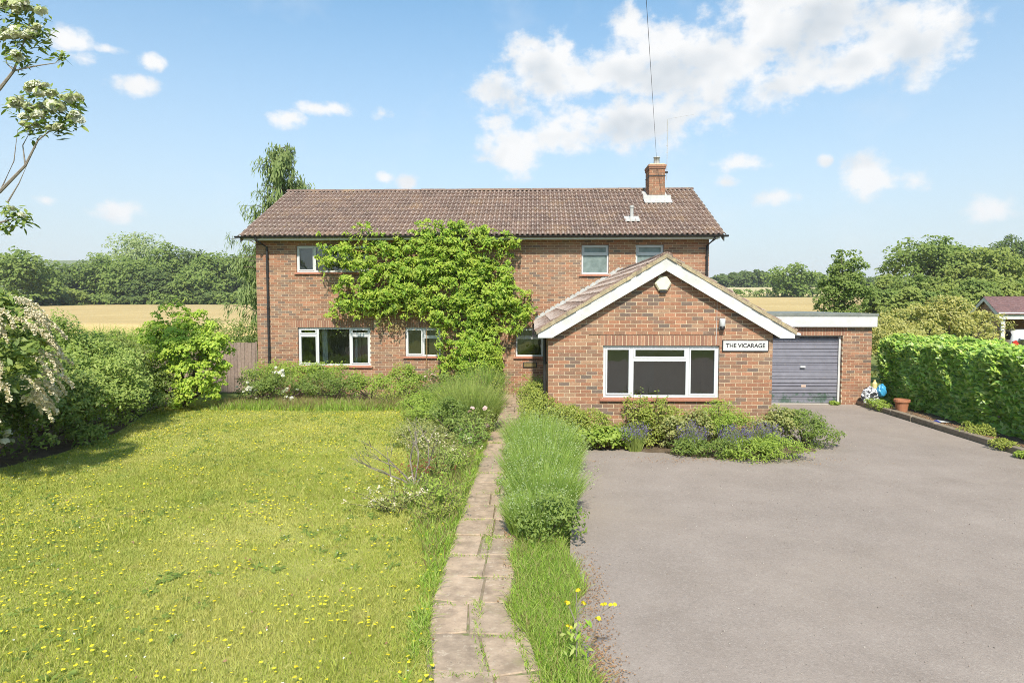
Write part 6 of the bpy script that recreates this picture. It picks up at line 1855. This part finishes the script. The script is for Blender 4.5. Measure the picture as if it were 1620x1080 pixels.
# ------------------------------------------------------------------ lawn grass, flowers, verges, weeds, litter
def in_poly(x, y, poly):
    c = np.zeros(len(x), bool); n = len(poly); j = n - 1
    for i in range(n):
        xi, yi = poly[i]; xj, yj = poly[j]
        c ^= ((yi > y) != (yj > y)) & (x < (xj - xi) * (y - yi) / (yj - yi + 1e-12) + xi); j = i
    return c
LAWN = [(-9.2, 3.5), (-.55, 3.5), (-.93, 6.0), (-1.0, 8), (-1.75, 9.5), (-2.3, 14), (-3.2, 17.6), (-7.6, 17.8), (-10.2, 19.5), (-10.1, 17.2), (-9.1, 14.2), (-8.9, 12), (-9.1, 10.8)]
def lawn_blades(n, y0, y1, h, w, name, mat='grass', poly=LAWN, label=None, lean=.45, z=.004):
    x = rng.uniform(-10.3, -.5, n); y = rng.uniform(y0, y1, n)
    # only what lies near the view
    ok = in_poly(x, y, poly) & (x > -.86 * y - 1.2)
    x, y = x[ok], y[ok]; n = len(x)
    cl = np.sin(x * 3.1 + np.sin(y * 2.3) * 2) * np.sin(y * 2.7 + np.sin(x * 1.7) * 2)
    cl2 = np.sin(x * .9 + 2 * np.sin(y * .6)) * np.sin(y * .8 + 1.5 * np.sin(x * .7 + 1))
    H = h * (1 + .30 * cl + .35 * cl2) * rng.uniform(.5, 1.5, n) * np.where(rng.random(n) < .03, 1.9, 1)
    o = new_obj(name, blade_mesh(name, np.stack([x, y, np.full(n, z)], 1), H, w * rng.uniform(.6, 1.4, n), rng.normal(0, lean, (n, 2))), None, LEAF[mat])
    return tag(o, label, 'grass', kind='stuff')
lawn_blades(270000, 3.6, 7.6, .040, .0055, 'lawn_grass', label='short yellow-green lawn grass in the foreground', lean=.6)
lawn_blades(230000, 7.5, 12.2, .040, .0085, 'lawn_grass', label='lawn grass across the middle of the garden', lean=.6)
lawn_blades(130000, 12, 19.5, .040, .014, 'lawn_grass', label='lawn grass at the far end near the house', lean=.6)
def flowers(n, poly, r, mat, name, label, zr=(.05, .09), pred=None, xr=(-10, -.6), yr=(3.6, 18)):
    x = rng.uniform(*xr, n); y = rng.uniform(*yr, n)
    ok = in_poly(x, y, poly) & (x > -.86 * y - .8)
    if pred is not None: ok &= pred(x, y)
    x, y = x[ok], y[ok]; n = len(x)
    z = rng.uniform(*zr, n); R_ = r * rng.uniform(.65, 1.25, n)
    k = 7
    a = np.arange(k) * 2 * np.pi / k
    rim = np.stack([x[:, None] + np.cos(a) * R_[:, None], y[:, None] + np.sin(a) * R_[:, None], z[:, None] + rng.uniform(-.006, .006, (n, k))], -1)
    cen = np.stack([x, y, z + R_ * .35], 1)[:, None]
    V = np.concatenate([cen, rim], 1).reshape(-1, 3)
    F = np.concatenate([np.stack([np.arange(n) * 8, np.arange(n) * 8 + 1 + i, np.arange(n) * 8 + 1 + (i + 1) % k], 1) for i in range(k)])
    return tag(new_obj(name, np_mesh(name, V, F), None, LEAF[mat]), label, 'flowers', kind='stuff')
def patchy(x, y):
    g = np.sin(x * 2.1 + 1 + 1.4 * np.sin(y * 1.2)) * np.sin(y * 1.9 + 1.1 * np.sin(x * 1.6))
    return rng.random(len(x)) < np.clip(.18 + .9 * np.clip(g, 0, 1) + .22 * np.clip(9 - y, 0, 5) / 5 + .1 * np.clip(-3 - x, 0, 3) / 3, 0, 1)
flowers(10500, LAWN, .0150, 'petal_yellow', 'lawn_flowers', 'scattered small yellow flowers in the lawn', zr=(.035, .08), pred=patchy)
flowers(600, LAWN, .009, 'petal_white', 'lawn_daisies', 'tiny white daisies sprinkled in the lawn', zr=(.04, .06))
# rough grass strip between path and drive
def strip(n, xr, yr, h, w, mat, name, label, pred=None, lean=.45, z=.01, hv=(.4, 1.3)):
    x = rng.uniform(*xr, n); y = rng.uniform(*yr, n)
    if pred is not None:
        ok = pred(x, y); x, y = x[ok], y[ok]
    n = len(x)
    o = new_obj(name, blade_mesh(name, np.stack([x, y, np.full(n, z)], 1), h * rng.uniform(*hv, n), w * rng.uniform(.6, 1.4, n), rng.normal(0, lean, (n, 2))), None, LEAF[mat])
    return tag(o, label, 'grass', kind='stuff')
edge = lambda x, y: (x > -.21 + .05 * np.sin(y * 5) + np.maximum(0, 6.0 - y) * .085 + np.maximum(0, 6.1 - y) * .11 + np.maximum(0, 5.4 - y) * .10) & (x < .42 + .08 * np.sin(y * 3.1) + .03 * np.sin(y * 11))
strip(24000, (-.26, .55), (3.6, 8.3), .11, .006, 'long_grass', 'verge_grass', 'long green grass on the strip between path and drive', edge, lean=.6, hv=(.25, 1.7))
strip(4500, (-.26, .6), (3.6, 8.6), .16, .006, 'dry_grass', 'dry_grass', 'straw-coloured grass along the drive edge', lambda x, y: edge(x, y) & (rng.random(len(x)) < .7))
bord = lambda x, y: (x < -.99 - .03 * np.sin(y * 7)) & (x > np.interp(y, [7, 9, 10.5, 14, 17.5], [-1.15, -1.75, -2.1, -2.6, -3.6]))
strip(26000, (-3.6, -.95), (6.8, 17.5), .15, .009, 'long_grass', 'border_weeds', 'green weeds filling the border beside the path', bord, lean=.6)
strip(7500, (-3.6, -.95), (6.8, 17.5), .22, .009, 'dry_grass', 'border_weeds', 'dry brown weeds in the border beside the path', bord, lean=.5)
strip(7000, (-8.6, -2.4), (17.3, 18.4), .26, .012, 'dry_grass', 'bed_edge_grass', 'dry tall grass where the lawn meets the front bed', lambda x, y: rng.random(len(x)) < .3 + .7 * (np.sin(x * 2.7) > 0), lean=.4)
strip(9000, (-8.6, -2.4), (17.2, 18.4), .2, .012, 'long_grass', 'bed_edge_grass', 'green tall grass where the lawn meets the front bed', None, lean=.4)
joint = lambda x, y: (np.abs(((y - 3.05 + .3) / .60) % 1 - .5) < .055) & (np.sin(x * 7 + y * 5.3) > -.5) | (np.abs(x + .54) < .045) & (np.sin(y * 2.6) > -.3) | (np.abs(x + .97) < .03) | (np.abs(x + .2) < .03)
strip(60000, (-1.0, .1), (3.6, 15), .030, .006, 'long_grass', 'path_weeds', 'small weeds sprouting from the path joints', lambda x, y: joint(x - np.maximum(0, 6.1 - y) * .11 - np.maximum(0, 5.4 - y) * .10, y) & (rng.random(len(x)) < .30 + .6 * (np.sin(x * 9 + y * 4) > .2)), lean=.8, z=.03, hv=(.4, 2.0))
strip(9000, (-1.16, -.93), (3.6, 16), .075, .007, 'long_grass', 'path_edge_grass', 'ragged grass spilling over the lawn side of the path', lambda x, y: (rng.random(len(x)) < .35 + .65 * (np.sin(y * 3.7) * np.sin(y * 1.3 + 1) > -.1)) & (np.abs(x - np.maximum(0, 6.1 - y) * .11 + 1.03) < .09 + .03 * np.sin(y * 6)), lean=.8, z=.02, hv=(.3, 1.8))
strip(4000, (-.26, -.12), (8, 15), .08, .007, 'long_grass', 'path_edge_grass', 'ragged grass along the lavender side of the path', lambda x, y: np.sin(y * 4.1) > -.2, lean=.8, z=.02, hv=(.3, 1.8))
wx, wy = rng.uniform(-9, -1, 900), rng.uniform(4, 17.5, 900)
ok = in_poly(wx, wy, LAWN) & (np.sin(wx * 1.7 + 2) * np.sin(wy * 1.4) > .0)
wx, wy = wx[ok], wy[ok]
aa = rng.uniform(0, 6.283, (len(wx), 8)); rr2 = rng.uniform(.03, .075, (len(wx), 8))
Pw = np.stack([wx[:, None] + np.cos(aa) * rr2, wy[:, None] + np.sin(aa) * rr2, np.full(aa.shape, .032)], -1).reshape(-1, 3)
Dw = np.stack([np.cos(aa), np.sin(aa), np.full(aa.shape, .25)], -1).reshape(-1, 3)
tag(new_obj('lawn_weeds', leaf_mesh('lawn_weeds', Pw, np.tile([0, 0, 1.], (len(Pw), 1)), .075, .3, 0, .25, .15, .35, Dw), None, LEAF['rose_green']), 'flat dark rosettes of lawn weeds', 'weeds', kind='stuff')
def ground_leaves(n, mean, sd, size, mat, name, label, pred=None, z=.02):
    P_ = np.stack([rng.normal(mean[0], sd[0], n), rng.normal(mean[1], sd[1], n), rng.uniform(z, z + .012, n)], 1)
    if pred is not None: P_ = P_[pred(P_)]
    o = new_obj(name, leaf_mesh(name, P_, np.tile([0, 0, 1.], (len(P_), 1)), size, .6, 0, .35, .15, .4), None, LEAF[mat])
    return tag(o, label, 'litter', kind='stuff')
ground_leaves(2600, (.50, 4.7), (.10, .6), .017, 'litter_leaf', 'leaf_litter', 'brown dead leaves gathered along the near drive edge', lambda p: p[:, 0] > .40)
ground_leaves(700, (.52, 6.6), (.11, .5), .017, 'litter_leaf', 'leaf_litter', 'dead leaf patch on the drive by the verge', lambda p: p[:, 0] > .42)
ground_leaves(900, (9.55, 15.2), (.12, 1.8), .03, 'litter_leaf', 'leaf_litter', 'dead leaves behind the kerb under the hedge', lambda p: (p[:, 0] > 9.3), z=.075)
ground_leaves(500, (3.4, 12.0), (1.2, .16), .02, 'litter_leaf', 'leaf_litter', 'leaf crumbs along the wing bed edge')
ground_leaves(1800, (-.18, 9.0), (.09, 1.0), .022, 'litter_leaf', 'leaf_litter', 'brown leaf crumbs on the path edge by the lavender', z=.045)
ground_leaves(700, (-4, 8), (3, 3), .03, 'litter_leaf', 'leaf_litter', 'few brown leaves lying in the lawn', lambda p: in_poly(p[:, 0], p[:, 1], LAWN) & (rng.random(len(p)) < .35), z=.045)
for (x, y, r_, lb) in [(9.12, 13.1, .22, 'yellowish weed tuft growing over the kerb middle'), (9.02, 12.35, .14, 'small green weed at the foot of the kerb'), (9.2, 17.95, .3, 'leafy weeds at the far end of the kerb'), (9.15, 11.8, .2, 'green weed by the kerb at the frame edge'), (9.45, 14.4, .3, 'yellow-green groundcover behind the kerb'), (8.45, 18.82, .12, 'grass tuft at the corner of the garage door')]:
    plant('weed_tuft', lb, 'weed', (x, y, .01), [(x, y, r_ * .35, r_, r_ * 1.3, r_ * .5)], int(2600 * r_) + 250, .045, 'box_yellow' if 'yellow' in lb else 'fresh_green', .5, ncl=24, cl=.4, stem_r=.005)
# ragwort by the drive edge
rg = thing('ragwort', 'yellow-flowered ragwort standing at the near drive edge', 'plant', (.33, 5.0, .01))
mb = MB(); heads = []
for pts in [[(0, 0, 0), (.01, .0, .35), (.0, .02, .62)], [(0, 0, .02), (.12, .02, .24), (.22, .03, .52)], [(.01, 0, .35), (-.05, 0, .5), (-.07, 0, .56)], [(.01, 0, .4), (.06, 0, .48), (.07, 0, .54)], [(.12, .02, .26), (.16, 0, .36), (.17, 0, .42)], [(.2, .03, .46), (.26, .03, .5), (.28, .03, .53)], [(.0, 0, .25), (-.04, .03, .3), (-.05, .04, .33)]]:
    mb.tube(pts, [.006, .004, .003], 5); heads.append(pts[-1])
mb.build('stem', MAT['pale_bark'], rg)
YH = blossom_mesh('flower_head', .018, 'petal_yellow', 26)
for hx_, hy_, hz_ in heads:
    for _ in range(2):
        o = new_obj('flower_head', YH, rg); o.location = (hx_ + random.uniform(-.02, .02), hy_ + random.uniform(-.02, .02), hz_ + random.uniform(-.015, .015)); o.rotation_euler = (random.uniform(-.3, .5), random.uniform(-.3, .3), random.uniform(0, 6))
P_ = np.stack([rng.normal(.02, .05, 60), rng.normal(0, .05, 60), rng.uniform(.02, .4, 60)], 1)
new_obj('foliage', leaf_mesh('foliage', P_, rdir(60) + np.array([0, 0, .6]), .07, .3, .2), rg, LEAF['long_grass'])

# loose grit and crumbs lying on the drive
gx, gy = rng.uniform(.5, 9.0, 2200), rng.uniform(4.6, 18.3, 2200)
ok = in_poly(gx, gy, DRIVE) & (gx < .86 * gy + .5)
gx, gy = gx[ok], gy[ok]
G = np.stack([gx, gy, np.full(len(gx), .016)], 1)
sz = rng.uniform(.003, .010, len(G))
tet = np.array([(1, 0, 0), (-.5, .87, 0), (-.5, -.87, 0), (0, 0, .8)])
V = (G[:, None] + tet[None] * sz[:, None, None]).reshape(-1, 3)
k4 = np.arange(len(G))[:, None] * 4
F = np.concatenate([k4 + np.array([[0, 1, 3]]), k4 + np.array([[1, 2, 3]]), k4 + np.array([[2, 0, 3]])])
MAT['grit'] = piece_mat('grit', [(0, (.12, .10, .085)), (.4, (.30, .25, .21)), (.7, (.50, .44, .37)), (1, (.22, .14, .09))], grain=30, bmp=0)
tag(new_obj('drive_grit', np_mesh('drive_grit', V, F, True), None, MAT['grit']), 'loose grit and crumbs scattered over the drive', 'grit', kind='stuff')

# ------------------------------------------------------------------ summer haze
hzm = bpy.data.materials.new('haze'); hzm.use_nodes = True
nt = hzm.node_tree
for n_ in list(nt.nodes): nt.nodes.remove(n_)
ho = nt.nodes.new('ShaderNodeOutputMaterial'); hv = nt.nodes.new('ShaderNodeVolumePrincipled')
hv.inputs['Color'].default_value = (.93, .96, 1, 1); hv.inputs['Density'].default_value = HAZE_DENSITY; hv.inputs['Anisotropy'].default_value = .0
nt.links.new(hv.outputs[0], ho.inputs['Volume'])
mb = MB(); mb.box(-3600, 3600, -950, 4000, -4, 140)
tag(mb.build('haze', hzm), kind='stuff')
